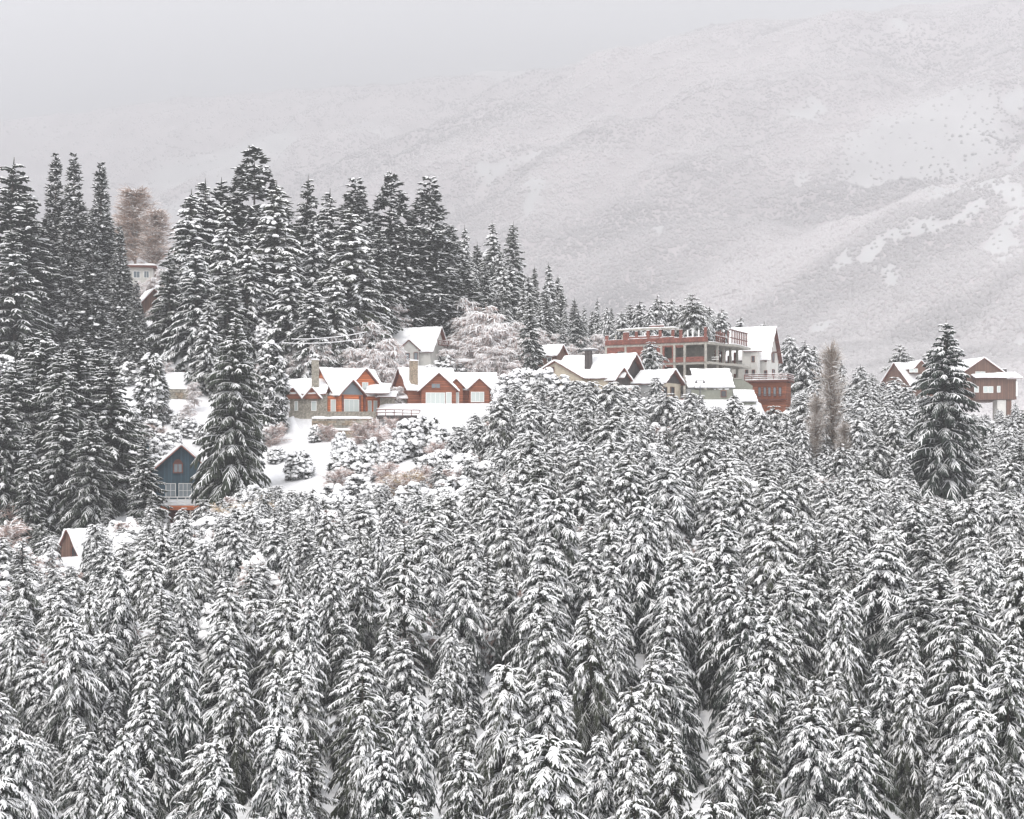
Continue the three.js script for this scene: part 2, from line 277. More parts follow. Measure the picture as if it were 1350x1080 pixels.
const plasterTex = noiseTex(256, (u, v) => { const t = 0.9 + 0.07 * fbm(u * 5, v * 5, 4); return [t, t, t]; });
const tex = (map, r = 1, g = 1, b = 1, rough = 0.85) => mat(r, g, b, rough, { map });
const B = {
  orange: tex(woodTex(0.76, 0.44, 0.28, false, 14)), red: tex(woodTex(0.55, 0.335, 0.245, false, 14)), brown: tex(woodTex(0.42, 0.32, 0.275, true, 12)),
  dark: tex(woodTex(0.27, 0.245, 0.24, true, 12)), blue: tex(woodTex(0.20, 0.295, 0.345, true, 12)), trim: tex(woodTex(0.47, 0.30, 0.26, false, 8)), rust: tex(woodTex(0.43, 0.27, 0.235, false, 8)),
  stone: tex(stoneTex), stoneTan: tex(stoneTex, 0.98, 0.86, 0.76), brick: tex(brickTex), concrete: tex(concTex), cream: tex(plasterTex, 0.60, 0.53, 0.42), grey: tex(plasterTex, 0.40, 0.41, 0.41), white: tex(plasterTex, 0.72, 0.71, 0.67), paint: mat(0.78, 0.78, 0.76, 0.6), metal: mat(0.10, 0.10, 0.11, 0.5), greenGrey: tex(plasterTex, 0.30, 0.31, 0.26),
  glass: mat(0.50, 0.55, 0.535, 0.12), glassDark: mat(0.05, 0.055, 0.06, 0.1), glassBlue: mat(0.16, 0.19, 0.21, 0.12), curtain: mat(0.70, 0.68, 0.62, 0.8),
};
function metric(g) { // uv in metres / 2.4 from the dominant axis of each face
  g = g.index ? g.toNonIndexed() : g; g.deleteAttribute('uv'); g.computeVertexNormals(); const p = g.attributes.position, n = g.attributes.normal, uv = [];
  for (let k = 0; k < p.count; k++) { const a = Math.abs(n.getX(k)), b = Math.abs(n.getY(k)), c = Math.abs(n.getZ(k)); uv.push(...(b > a && b > c ? [p.getX(k), p.getZ(k)] : a > c ? [p.getZ(k), p.getY(k)] : [p.getX(k), p.getY(k)]).map((t) => t / 2.4)); }
  g.setAttribute('uv', new THREE.Float32BufferAttribute(uv, 2)); return g;
}
const box = (x0, x1, y0, y1, z0, z1) => new THREE.BoxGeometry(x1 - x0, y1 - y0, z1 - z0).translate((x0 + x1) / 2, (y0 + y1) / 2, (z0 + z1) / 2);
function snowPad(w, h, l, seed) { // a blanket of snow w x l on its underside, uneven on top, rounded at the rim
  const nx = Math.max(6, Math.round(w / 0.5)), nz = Math.max(5, Math.round(l / 0.5)), g = new THREE.BoxGeometry(w, h, l, nx, 2, nz), p = g.attributes.position;
  for (let k = 0; k < p.count; k++) {
    let x = p.getX(k), y = p.getY(k), z = p.getZ(k); if (y > h * 0.1) { const ex = 1 - Math.abs(x) / (w / 2), ez = 1 - Math.abs(z) / (l / 2), e = Math.min(ex * w, ez * l) / 2, c = Math.min(1, e / 0.3 + 0.35); y = -h / 2 + h * (0.3 + 0.7 * Math.sqrt(c)) * (1 + 0.35 * vnoise(x * 0.9 + seed, z * 0.9)); }
    if (y < h * 0.3) { const q = 0.13 * vnoise(x * 1.3 + seed, z * 1.3 + 7); if (Math.abs(x) > w / 2 - 0.01) x += q; if (Math.abs(z) > l / 2 - 0.01) z += q; }
    p.setXYZ(k, x, y, z);
  }
  g.computeVertexNormals(); return g;
}
let padSeed = 0;
class House {
  constructor(base, label, px, py, d, category = 'house', group) { this.s = d / F; this.px = px; this.py = py; this.d = d; this.o = thing(base, label, category, at(px, py, d), 0, group); }
  X(px) { return (px - this.px) * this.s; }
  Y(py) { return (this.py - py) * this.s; }
  add(name, geo, m, label, parent = this.o) { return part(parent, name, metric(geo), m, label); }
  // a gabled block: ridge along its own x, W across, eave and rise in metres above the house's base
  gable({ x, z = 0, yaw = 0, W, L, eave, rise, over = 0.5, side = 0.45, y0 = -2.5, wall, roof = B.trim, snow = 0.34, wallLabel, gableMat, hip }) {
    const M4 = new THREE.Matrix4().makeRotationY(yaw).setPosition(x, 0, z), sh = new THREE.Shape();
    sh.moveTo(-W / 2, y0); sh.lineTo(W / 2, y0); sh.lineTo(W / 2, eave); if (!gableMat) sh.lineTo(0, eave + rise); sh.lineTo(-W / 2, eave); sh.closePath();
    const body = new THREE.ExtrudeGeometry(sh, { depth: L, bevelEnabled: false }).translate(0, 0, -L / 2).rotateY(Math.PI / 2);
    this.add('wall', body.applyMatrix4(M4), wall, wallLabel);
    if (gableMat) { const t = new THREE.Shape(); t.moveTo(-W / 2 - 0.05, eave); t.lineTo(W / 2 + 0.05, eave); t.lineTo(0, eave + rise); t.closePath(); this.add('gable_wall', new THREE.ExtrudeGeometry(t, { depth: L + 0.1, bevelEnabled: false }).translate(0, 0, -L / 2 - 0.05).rotateY(Math.PI / 2).applyMatrix4(M4), gableMat); }
    const a = Math.atan2(rise, W / 2), len = Math.hypot(W / 2, rise) + side, th = 0.16, out = [];
    for (const sg of [1, -1]) {
      const place = new THREE.Matrix4().makeTranslation(0, eave + rise, 0).multiply(new THREE.Matrix4().makeRotationX(sg * a));
      const r = this.add('roof', box(-L / 2 - over, L / 2 + over, 0.01 + (sg > 0 ? 0 : 0.004), th + (sg > 0 ? 0 : 0.004), sg > 0 ? -0.06 : -len, sg > 0 ? len : 0.06).applyMatrix4(place).applyMatrix4(M4), roof);
      if (snow > 0) { const pad = snowPad(L + 2 * over + 0.06, snow, len + 0.14, ++padSeed * 7.3).translate(0, th + 0.02 + snow / 2, sg * (len / 2 - 0.03)); part(r, 'snow', pad.applyMatrix4(place).applyMatrix4(M4), M.snow); }
    }
    const o = this.o.position, P = (u, v) => new THREE.Vector3(u, 0, v).applyMatrix4(M4).add(o), N = (u, v) => new THREE.Vector3(u, 0, v).applyMatrix4(new THREE.Matrix4().makeRotationY(yaw));
    return { front: [P(0, W / 2 + 0.03), N(0, 1)], right: [P(L / 2 + 0.08, 0), N(1, 0)], left: [P(-L / 2 - 0.08, 0), N(-1, 0)] };
  }
  hit([p, n], px, py) { const r = at(px, py, 1), t = p.dot(n) / r.dot(n); return r.multiplyScalar(t).sub(this.o.position); }
  // a window (or door) whose corners lie on a wall where the photograph shows them
  win(plane, x0, y0, x1, y1, { glass = B.glass, frame = B.paint, bars = 1, cross = 0, t = 0.1, name = 'window' } = {}) {
    const a = this.hit(plane, x0, y1), b = this.hit(plane, x1, y0), w = Math.hypot(b.x - a.x, b.z - a.z), h = Math.abs(b.y - a.y), c = a.clone().add(b).multiplyScalar(0.5), yaw = Math.atan2(plane[1].x, plane[1].z);
    const M4 = new THREE.Matrix4().makeRotationY(yaw).setPosition(c.x, c.y, c.z);
    const pane = this.add(name, box(-w / 2, w / 2, -h / 2, h / 2, -0.05, 0.02).applyMatrix4(M4), glass), f = [];
    const q = Math.min(t, w * 0.22, h * 0.22);
    f.push(box(-w / 2 - q, -w / 2, -h / 2 - q, h / 2 + q, -0.06, 0.09), box(w / 2, w / 2 + q, -h / 2 - q, h / 2 + q, -0.06, 0.09), box(-w / 2, w / 2, h / 2, h / 2 + q, -0.06, 0.088), box(-w / 2, w / 2, -h / 2 - q, -h / 2, -0.06, 0.11));
    for (let k = 1; k <= bars; k++) { const u = -w / 2 + w * k / (bars + 1); f.push(box(u - q * 0.3, u + q * 0.3, -h / 2, h / 2, 0.02, 0.06)); }
    for (let k = 1; k <= cross; k++) { const u = -h / 2 + h * k / (cross + 1); f.push(box(-w / 2, w / 2, u - q * 0.3, u + q * 0.3, 0.02, 0.055)); }
    const m = f.map((g) => metric(g.applyMatrix4(M4))); part(pane, 'frame', mergeGeometries(m), frame); return pane;
  }
  box(name, x0, x1, y0, y1, z0, z1, m, yaw = 0, snow = 0, label) {
    const c = [(x0 + x1) / 2, 0, (z0 + z1) / 2], M4 = new THREE.Matrix4().makeRotationY(yaw).setPosition(c[0], 0, c[2]), w = x1 - x0, l = z1 - z0;
    const o = this.add(name, box(-w / 2, w / 2, y0, y1, -l / 2, l / 2).applyMatrix4(M4), m, label);
    if (snow) part(o, 'snow', snowPad(w + 0.08, snow, l + 0.08, ++padSeed * 3.1).translate(0, y1 + snow / 2 + 0.01, 0).applyMatrix4(M4), M.snow);
    return o;
  }
  // a slab of snow-covered roof through three image corners' spirit: lean-to from (x0,yTop) to (x1,yLow)
  leanTo(x0, x1, z0, z1, yBack, yFront, m = B.trim, snow = 0.3) {
    const a = Math.atan2(yBack - yFront, z1 - z0), l = Math.hypot(yBack - yFront, z1 - z0), M4 = new THREE.Matrix4().makeTranslation((x0 + x1) / 2, (yBack + yFront) / 2, (z0 + z1) / 2).multiply(new THREE.Matrix4().makeRotationX(a));
    const o = this.add('roof', box(-(x1 - x0) / 2, (x1 - x0) / 2, 0, 0.14, -l / 2, l / 2).applyMatrix4(M4), m); part(o, 'snow', snowPad(x1 - x0 + 0.1, snow, l + 0.1, ++padSeed * 5.7).translate(0, 0.15 + snow / 2, 0).applyMatrix4(M4), M.snow); return o;
  }
  railing(a, b, h, n, m, rails = 2, thick = 0.1, snow = 0.07) { // posts and rails from a to b (local points at the foot), each a part
    const d = b.clone().sub(a), len = d.length(), yaw = Math.atan2(-d.z, d.x), pitch = Math.asin((b.y - a.y) / len);
    for (let k = 0; k <= n; k++) { const p = a.clone().addScaledVector(d, k / n); this.add('railing_post', box(-thick / 2, thick / 2, 0, h, -thick / 2, thick / 2).rotateY(yaw).translate(p.x, p.y, p.z), m); }
    for (let k = 0; k < rails; k++) {
      const y = h * (k + 1) / rails, M4 = new THREE.Matrix4().makeTranslation((a.x + b.x) / 2, (a.y + b.y) / 2 + y, (a.z + b.z) / 2).multiply(new THREE.Matrix4().makeRotationY(yaw)).multiply(new THREE.Matrix4().makeRotationZ(pitch));
      const r = this.add('rail', box(-len / 2 - 0.1, len / 2 + 0.1, -thick * 0.5, thick * 0.5 + 0.003, -thick * 0.45, thick * 0.45).applyMatrix4(M4), m);
      if (snow) part(r, 'snow', snowPad(len + 0.2, snow, thick * 1.15, ++padSeed).translate(0, thick * 0.5 + snow / 2 + 0.004, 0).applyMatrix4(M4), M.snow);
    }
  }
}
const V3 = (x, y, z) => new THREE.Vector3(x, y, z);
const rotp = (u, v, yaw) => ({ x: u * Math.cos(yaw) + v * Math.sin(yaw), z: -u * Math.sin(yaw) + v * Math.cos(yaw) });

{ // orange timber house with the stone chimney
  const h = new House('timber_house', 'orange timber house with grey stone chimney and low stone wing above terrace walls', 455, 549, 300), Y = (p) => h.Y(p), yw = 0.56;
  const m0 = { x: h.X(456), z: -1 };
  h.gable({ ...m0, yaw: yw, W: 10.6, L: 9.6, eave: Y(524), rise: Y(488) - Y(524), wall: B.orange });
  const c1 = rotp(0.75, 3.2, yw), cg = h.gable({ x: m0.x + c1.x, z: m0.z + c1.z, yaw: yw - Math.PI / 2, W: 6.2, L: 4.8, eave: Y(514), rise: Y(489.5) - Y(514), over: 0.7, wall: B.orange });
  const c2 = rotp(-2.5, 5.6, yw), pg = h.gable({ x: m0.x + c2.x, z: m0.z + c2.z, yaw: yw - Math.PI / 2, W: 4.5, L: 2.6, eave: Y(523), rise: Y(505.5) - Y(523), over: 0.8, side: 0.5, wall: B.orange, gableMat: B.glassBlue });
  h.win(pg.right, 454, 527.5, 472.5, 543, { bars: 2 });
  h.win(cg.right, 478, 505, 484.5, 515, { bars: 1 });
  const side = [pg.right[0].clone().addScaledVector(pg.right[1], -1.4), pg.right[1]];
  const bayWall = rotp(2.0, 4.7, yw); h.box('wall', m0.x + bayWall.x - 1.6, m0.x + bayWall.x + 1.6, -2.5, Y(524), m0.z + bayWall.z - 1.25, m0.z + bayWall.z + 1.25, B.orange, yw);
  const bw = [V3(m0.x + bayWall.x, 0, m0.z + bayWall.z).add(h.o.position).addScaledVector(pg.right[1], 1.3), pg.right[1]];
  h.win(bw, 485.5, 529, 489, 545, { bars: 0 }); h.win(bw, 493, 529, 496.5, 545.5, { bars: 0, name: 'door' }); for (const x of [452, 474.5, 480.5]) { const p = h.hit(pg.right, x, 546); h.add('post', box(-0.16, 0.16, 0, Y(524) - p.y, -0.1, 0.14).rotateY(yw).translate(p.x, p.y, p.z), B.trim); }
  const le = rotp(4.6, 5.2, yw); h.leanTo(h.X(486), h.X(516), 1.2, 6.2, Y(508), Y(522));
  h.leanTo(h.X(500), h.X(524), 0.2, 4.2, Y(518), Y(526)); h.box('wall', h.X(503), h.X(521), -2.5, Y(524), 0.8, 3.6, B.stone);
  const sw = [V3(h.X(440), 0, 6.6).add(h.o.position), V3(-0.1, 0, 1).normalize()];
  h.box('bay', h.X(433), h.X(447), -2.5, Y(525), 2.4, 6.4, B.orange, 0.1); h.win([V3(h.X(440), 0, 6.46).add(h.o.position), V3(0.1, 0, 1).normalize()], 436.6, 527.5, 442, 543, { bars: 0 });
  h.box('plinth', h.X(388), h.X(500), -3, Y(545), 5.5, 7.4, B.stone, 0, 0);
  h.box('chimney', h.X(415.5), h.X(425), -2, Y(478), 4.7, 5.9, B.stone, 0.1, 0.22, 'tall grey stone chimney');
  // low stone wing with two little gables
  h.box('wall', h.X(389), h.X(437), -2.5, Y(521), 2.2, 7.0, B.stone, 0);
  h.leanTo(h.X(376), h.X(436), 1.5, 7.6, Y(503), Y(523.5), B.trim, 0.36);
  for (const [px, q] of [[393.5, 9], [418, 9.5]]) { const gg = h.gable({ x: h.X(px), z: 6.4, yaw: -Math.PI / 2, W: q * 2 * h.s, L: 2.6, eave: Y(527), rise: Y(516) - Y(527), over: 0.45, side: 0.35, y0: Y(529), wall: B.red, snow: 0.28 }); }
  const wp = [V3(0, 0, 7.03).add(h.o.position), V3(0, 0, 1)]; h.win(wp, 411, 529.5, 416.5, 541, { bars: 0 }); h.win(wp, 388.8, 529.5, 392, 541, { bars: 0 });
}
{ // terrace walls of stone below it
  const t = (label, x0, x1, yT, yB, d) => { const h = new House('terrace_wall', label, (x0 + x1) / 2, yB, d, 'wall'); for (let r = 0, R = rng(x0); r < 3; r++) { let x = h.X(x0); while (x < h.X(x1) - 0.4) { const w = Math.min(0.7 + 0.9 * R(), h.X(x1) - x), y0 = h.Y(yT) * r / 3, y1 = h.Y(yT) * (r + 1) / 3; h.add('stone', box(x + 0.02, x + w - 0.02, y0 + 0.015, y1 - 0.015, -0.5 + 0.1 * R(), 0.22 * R()), [B.stone, B.stoneTan][R() < 0.5 ? 0 : 1]); x += w; } } h.add('core', box(h.X(x0) + 0.05, h.X(x1) - 0.05, -2.5, h.Y(yT) - 0.03, -0.9, -0.3), B.concrete); part(h.o, 'snow', snowPad(h.X(x1) - h.X(x0) + 0.1, 0.35, 1.6, x0).translate(0, h.Y(yT) + 0.16, -0.5), M.snow); };
  t('upper stone terrace wall in front of the orange house', 411, 490, 552, 561, 287.5);
  t('lower stone terrace wall, longest, under the orange house', 414, 484, 567.5, 583, 281);
  t('topmost of the two short stone walls beside the dark cypress', 220, 252, 496, 508, 318);
  t('lower of the two short stone walls beside the dark cypress', 218, 250, 513, 526, 312);
}
{ // wooden deck
  const h = new House('wooden_deck', 'dark wooden deck with snowy brown railing between the orange and the red house', 528, 556, 292, 'deck'), y = h.Y(549), z0 = -1, z1 = 3.2;
  for (let k = 0; k < 12; k++) h.add('plank', box(h.X(497), h.X(556), y - 0.12, y + 0.02 * hash(k, 2), z0 + k * 0.35, z0 + k * 0.35 + 0.33), B.dark);
  h.add('beam', box(h.X(499), h.X(554), y - 0.55, y - 0.13, z1 - 0.3, z1 - 0.05), B.dark); h.add('beam', box(h.X(499), h.X(554), y - 0.55, y - 0.13, z0 + 0.2, z0 + 0.45), B.dark);
  for (const px of [502, 518, 535, 551]) h.add('leg', box(h.X(px) - 0.12, h.X(px) + 0.12, -3, y - 0.56, z1 - 0.32, z1 - 0.08), B.dark);
  part(h.o, 'snow', snowPad(h.X(556) - h.X(497) - 0.3, 0.16, 3.4, 3).translate(h.X(526.5), y + 0.12, 0.7), M.snow);
  h.railing(V3(h.X(499), y, z1), V3(h.X(555), y - 0.15, z1), 1.05, 5, B.rust, 2, 0.13, 0.1); h.railing(V3(h.X(555), y - 0.15, z1), V3(h.X(553), y, z0), 1.05, 3, B.rust, 2, 0.13, 0.1);
}
{ // red-brown house
  const h = new House('timber_house', 'red-brown timber house with brown stone chimney and large pale windows', 590, 534, 306), Y = (p) => h.Y(p), yw = 0.34;
  h.gable({ x: h.X(560), z: -1.5, yaw: yw, W: 10.5, L: 9.2, eave: Y(516), rise: Y(487) - Y(516), wall: B.red });
  h.gable({ x: h.X(616), z: -0.8, yaw: yw * 0.3, W: 8.2, L: 9.6, eave: Y(515), rise: Y(493.5) - Y(515), wall: B.red });
  const a = h.gable({ x: h.X(577), z: 2.2, yaw: -Math.PI / 2 + 0.12, W: 6.1, L: 7.2, eave: Y(516.5), rise: Y(496) - Y(516.5), over: 0.5, wall: B.red });
  const b = h.gable({ x: h.X(631), z: 2.4, yaw: -Math.PI / 2 + 0.1, W: 3.5, L: 4.2, eave: Y(514.5), rise: Y(502.5) - Y(514.5), over: 0.3, side: 0.35, wall: B.red, snow: 0.26 });
  h.win(a.right, 562, 518.5, 586, 532.5, { bars: 3 }); h.win(a.right, 588.5, 518, 594.5, 532.5, { bars: 0 }); h.win(a.right, 569, 506, 580, 511.5, { glass: B.glassBlue, frame: B.red, bars: 1 });
  h.win(b.right, 621.5, 517.5, 637.5, 529.5, { bars: 2 });
  const c = h.gable({ x: h.X(601), z: 2.9, yaw: -Math.PI / 2 + 0.1, W: 2.4, L: 3.6, eave: Y(512), rise: Y(503) - Y(512), over: 0.3, side: 0.5, wall: B.red, snow: 0.26 }); h.win(c.right, 601.5, 518, 604.5, 531, { name: 'door', bars: 0 });
  h.box('chimney', h.X(542), h.X(551.5), -1, Y(478), 3.0, 4.2, B.stoneTan, 0.3, 0.2, 'tall brown stone chimney');
  h.box('wall', h.X(541), h.X(562), -2.5, Y(516), 2.6, 4.2, B.red, 0.1); h.leanTo(h.X(520), h.X(541), 1.0, 4.4, Y(519), Y(528)); h.box('wall', h.X(522), h.X(538), -2, Y(527), 1.2, 3.8, B.stone);
}
{ // pale house up the slope
  const h = new House('pale_house', 'pale grey house with steep white roof behind the frosted birches', 552, 486, 345), Y = (p) => h.Y(p);
  const g = h.gable({ x: h.X(550), z: -1, yaw: -0.3, W: 10, L: 9.2, eave: Y(466), rise: Y(433.5) - Y(466), over: 0.7, wall: B.white });
  const f = h.gable({ x: h.X(541), z: 3.6, yaw: -Math.PI / 2 + 0.02, W: 3.9, L: 4.4, eave: Y(464), rise: Y(452.5) - Y(464), over: 0.35, side: 0.35, wall: B.white, snow: 0.2 });
  h.win(f.right, 535, 466, 539.5, 475, { glass: B.glassBlue, frame: B.trim, bars: 0 }); h.win(f.right, 546, 465, 550.5, 475, { glass: B.glassBlue, frame: B.trim, bars: 0 });
  const y = Y(456); h.add('balcony', box(0, 3.0, -0.15, 0, 0, 1.5).rotateY(1.1).translate(h.X(578), y, 2.8), B.rust); h.railing(V3(h.X(579), y, 3.0), V3(h.X(592), y, 2.0), 0.8, 3, B.rust, 2, 0.14, 0.06);
  const s = new House('garden_shed', 'low grey shed with flat snowy roof beside the pale house', 612, 487, 338, 'shed'); s.box('wall', s.X(597), s.X(630), -2, s.Y(479), -2, 1, B.grey, -0.1); s.box('roof', s.X(594), s.X(632), s.Y(478.8), s.Y(477.5), -2.3, 1.4, B.trim, -0.1, 0.6); s.win([V3(0, 0, 1.22).add(s.o.position), V3(-0.1, 0, 1).normalize()], 622, 480, 629, 486, { glass: B.glassDark, frame: B.trim, bars: 0, name: 'door' });
}
{ // small roof at the edge of the dark spruce
  const h = new House('small_house', 'small house with snowy roof and brown gable behind the dark chalet', 733, 480, 335); const g = h.gable({ x: h.X(728), z: 0, yaw: -0.5, W: 4.6, L: 4.2, eave: h.Y(470), rise: h.Y(457) - h.Y(470), wall: B.brown, over: 0.4 }); h.win(g.front, 722, 472, 727, 477, { glass: B.glassDark, bars: 0 });
}
{ // dark chalet with garage wing
  const h = new House('dark_chalet', 'dark timber chalet with wide white roof and black chimney below the brick building', 785, 526, 300), Y = (p) => h.Y(p), yw = -0.52;
  const mg = h.gable({ x: h.X(792), z: -1, yaw: yw, W: 9.2, L: 12.4, eave: Y(500), rise: Y(469.5) - Y(500), over: 0.9, wall: B.cream, gableMat: B.dark });
  const lg = h.gable({ x: h.X(744), z: -0.2, yaw: -Math.PI / 2 - 0.35, W: 9.6, L: 10, eave: Y(501), rise: Y(480) - Y(501), over: 0.5, wall: B.cream });
  const fg = h.gable({ x: h.X(810), z: 4.2, yaw: -Math.PI / 2 + 0.5, W: 3.0, L: 4.4, eave: Y(504), rise: Y(490) - Y(504), over: 0.5, side: 0.3, wall: B.dark, snow: 0.26 });
  h.win(fg.right, 809.5, 504, 813, 511.5, { bars: 0, glass: B.curtain }); h.win(lg.right, 727, 484.5, 730, 490, { glass: B.glassDark, frame: B.trim, bars: 0 });
  h.win(mg.right, 825.5, 505.5, 830, 516, { glass: B.glassDark, frame: B.brown, bars: 0, name: 'door' }); h.win(mg.right, 834, 505.5, 838, 515, { glass: B.glassDark, frame: B.brown, bars: 0 });
  h.box('chimney', h.X(771.5), h.X(779.5), Y(490), Y(463.5), 0.6, 1.7, B.dark, -0.4, 0, 'black sheet metal chimney'); h.box('chimney_cap', h.X(769.5), h.X(786), Y(463), Y(461.5), 0.2, 1.9, B.metal, -0.4, 0.16);
  const gg = h.gable({ x: h.X(866), z: 3, yaw: yw - 0.1, W: 5.8, L: 5.6, eave: Y(507.5), rise: Y(491.5) - Y(507.5), over: 0.7, wall: B.cream, gableMat: B.dark }); h.add('garage_wall', box(-2.75, 2.2, -2.5, Y(508.5), 2.86, 2.94).rotateY(yw - 0.1).translate(h.X(866), 0, 3), B.grey);
  h.win(gg.right, 874.5, 511, 879, 521, { glass: B.glassDark, frame: B.brown, bars: 0 }); h.win(gg.right, 884.5, 511, 888.5, 521, { glass: B.glassDark, frame: B.brown, bars: 0 });
  h.leanTo(h.X(800), h.X(836), 5.4, 8.4, Y(514), Y(520), B.trim, 0.4); h.box('porch_wall', h.X(803), h.X(834), -2.5, Y(521), 5.8, 8, B.stone);
}
{ // unfinished brick building: slabs, columns, brick panels, stumps of the top storey
  const h = new House('brick_building', 'unfinished red brick building with bare concrete floors above the dark chalet', 932, 520, 314, 'building'), Y = (p) => h.Y(p), yw = -0.46;
  // u runs left along the front from the corner, v runs back along the right side
  const P = (u, v) => rotp(-u, -v, yw), bx = (name, u0, u1, v0, v1, y0, y1, m, snow = 0) => { const g = box(-u1, -u0, y0, y1, -v1, -v0).rotateY(yw), o = h.add(name, g, m); if (snow) part(o, 'snow', snowPad(u1 - u0 + 0.06, snow, v1 - v0 + 0.06, ++padSeed).translate(-(u0 + u1) / 2, y1 + snow / 2 + 0.008, -(v0 + v1) / 2).rotateY(yw), M.snow); return o; };
  const FL = [Y(533), Y(503), Y(476.5), Y(450.5)], U = 20.6, D = 17;
  // floor slabs with the curved balcony edge on the side
  FL.forEach((y, k) => { const s = new THREE.Shape(); s.moveTo(-U, -0.25); s.lineTo(0.3, -0.25); if (k) s.bezierCurveTo(1.6, -2.5, 0.6, -5, 2.6, -7.5); s.bezierCurveTo(3.6, -10, 2.2, -14, 2.8, -D); s.lineTo(-U, -D); s.closePath(); const g = new THREE.ExtrudeGeometry(s, { depth: 0.42, bevelEnabled: false, curveSegments: 8 }).rotateX(Math.PI / 2); g.scale(1, 1, 1); h.add('floor_slab', g.translate(0, y, 0).rotateY(yw), B.concrete); });
  { const s = new THREE.Shape(); s.moveTo(-U + 0.3, -0.6); s.lineTo(0.2, -0.6); s.bezierCurveTo(1.5, -2.6, 0.5, -5, 2.45, -7.5); s.bezierCurveTo(3.4, -10, 2.1, -14, 2.6, -D); s.lineTo(-U + 0.3, -D); s.closePath(); part(h.o, 'snow', metric(new THREE.ExtrudeGeometry(s, { depth: 0.14, bevelEnabled: false }).rotateX(Math.PI / 2).translate(0, FL[3] + 0.15, 0).rotateY(yw)), M.snow); }
  const cols = [0.3, 4.4, 6.4, 9.0, 12.4, 16.2, 20.2];
  for (let f = 0; f < 3; f++) { for (const u of cols) bx('column', u - 0.2, u + 0.2, 0.0, 0.4, FL[f], FL[f + 1] - 0.42, B.concrete); for (const v of [4, 7.6, 11.4, 15.4]) bx('column', -0.7, -0.3, v, v + 0.4, FL[f], FL[f + 1] - 0.42, B.concrete); }
  for (let f = 0; f < 3; f++) { // brick panels of the front, with their openings
    const y0 = FL[f], y1 = FL[f + 1] - 0.43, hh = y1 - y0, wall = (u0, u1, a, b) => bx('brick_panel', u0, u1, 0.06, 0.3, y0 + a * hh, y0 + b * hh, B.brick);
    const open = (u0, u1, a, b) => { if (a > 0) wall(u0, u1, 0, a); if (b < 1) wall(u0, u1, b, 1); };
    open(0.52, 4.18, f === 2 ? 0.3 : 0.34, 1); open(4.62, 6.18, 0.3, f === 2 ? 0.86 : 1); wall(6.62, 6.9, 0, 1); open(6.9, 8.4, f === 2 ? 0.24 : 0.3, 0.9); wall(8.4, 8.78, 0, 1);
    wall(9.22, 10.0, 0, 1); open(10.0, 11.5, 0.3, 0.86); wall(11.5, 12.18, 0, 1); wall(12.62, 15.98, 0, 1); if (f < 2) wall(16.42, 19.98, 0, 1); else { open(16.42, 17.9, 0.35, 0.75); wall(17.9, 19.98, 0, 1); }
    for (let v = 0; v < 4; v++) bx('brick_panel', -0.2, 0.1, 4.5 + v * 3.6, 6.2 + v * 3.6, y0, y0 + hh * (0.5 + 0.5 * hash(v, f)), v % 2 ? B.brick : B.rust);
    bx('inner_wall', 1, U - 0.4, 6.5, 6.8, y0, y1, B.concrete);
  }
  // top storey: parapets, window frames of brick left standing, beams
  const T = FL[3]; const tw = (u0, u1, a, b, snow = 0.1) => bx('brick_panel', u0, u1, 0.08, 0.34, T + a, T + b, B.brick, snow);
  tw(-0.1, 6.4, 0.02, 0.95); tw(6.4, 9.0, 0.02, 1.15); tw(9.0, 15.6, 0.02, 1.05); tw(15.6, 20.4, 0.02, 1.0);
  for (const [u, w, b] of [[0.1, 0.5, 2.7], [4.9, 0.55, 2.45], [6.5, 0.5, 2.5], [9.0, 0.55, 2.6], [11.4, 0.6, 2.5], [13.8, 0.5, 2.45], [15.6, 1.1, 2.35], [19.8, 0.6, 1.9]]) bx('brick_pier', u, u + w, 0.05, 0.42, T + 0.9, T + b, B.brick, 0.12);
  for (const [u, b] of [[1.6, 2.3], [2.8, 2.2], [3.8, 2.35], [16.9, 2.0], [18.2, 2.0]]) bx('prop', u, u + 0.22, 0.3, 0.52, T + 0.95, T + b, u > 10 ? B.concrete : B.paint);
  bx('beam', 9.0, 14.6, 0.0, 0.5, T + 2.62, T + 2.95, B.concrete, 0.2); bx('beam', 6.6, 9.4, 0.4, 3.0, T + 2.7, T + 2.92, B.concrete, 0.22); bx('beam', 9.2, 12, 1.6, 2.0, T + 3.3, T + 3.55, B.rust, 0.15); bx('beam', 15.2, 19, 2.4, 2.8, T + 2.9, T + 3.1, B.concrete, 0.2);
  bx('brick_panel', 12, 20, 8, 8.3, T + 0.02, T + 2.2, B.brick, 0.15);
  // timber framing along the side of the top storey
  for (let k = 0; k < 15; k++) { const v = 1.2 + k * 1.05; bx('timber_post', -1.5 - 0.9 * sstep(5, 8, v), -1.3 - 0.9 * sstep(5, 8, v), v, v + 0.2, T + 0.02, T + (k < 5 ? 1.3 + 1.1 * hash(k, 3) : 2.5), B.rust); }
  bx('timber_rail', -2.45, -2.2, 6.2, 16.2, T + 2.52, T + 2.72, B.rust, 0.12); bx('timber_rail', -1.55, -1.3, 0.8, 6.0, T + 1.0, T + 1.18, B.rust, 0.1); bx('timber_rail', -2.42, -2.22, 6.2, 16.2, T + 1.1, T + 1.26, B.rust);
  bx('timber_rail', -1.2, 0.2, 3.0, 3.2, FL[2] + 0.9, FL[2] + 1.05, B.paint); bx('timber_rail', -1.2, 0.2, 3.0, 3.2, FL[2] + 0.5, FL[2] + 0.65, B.paint);
}
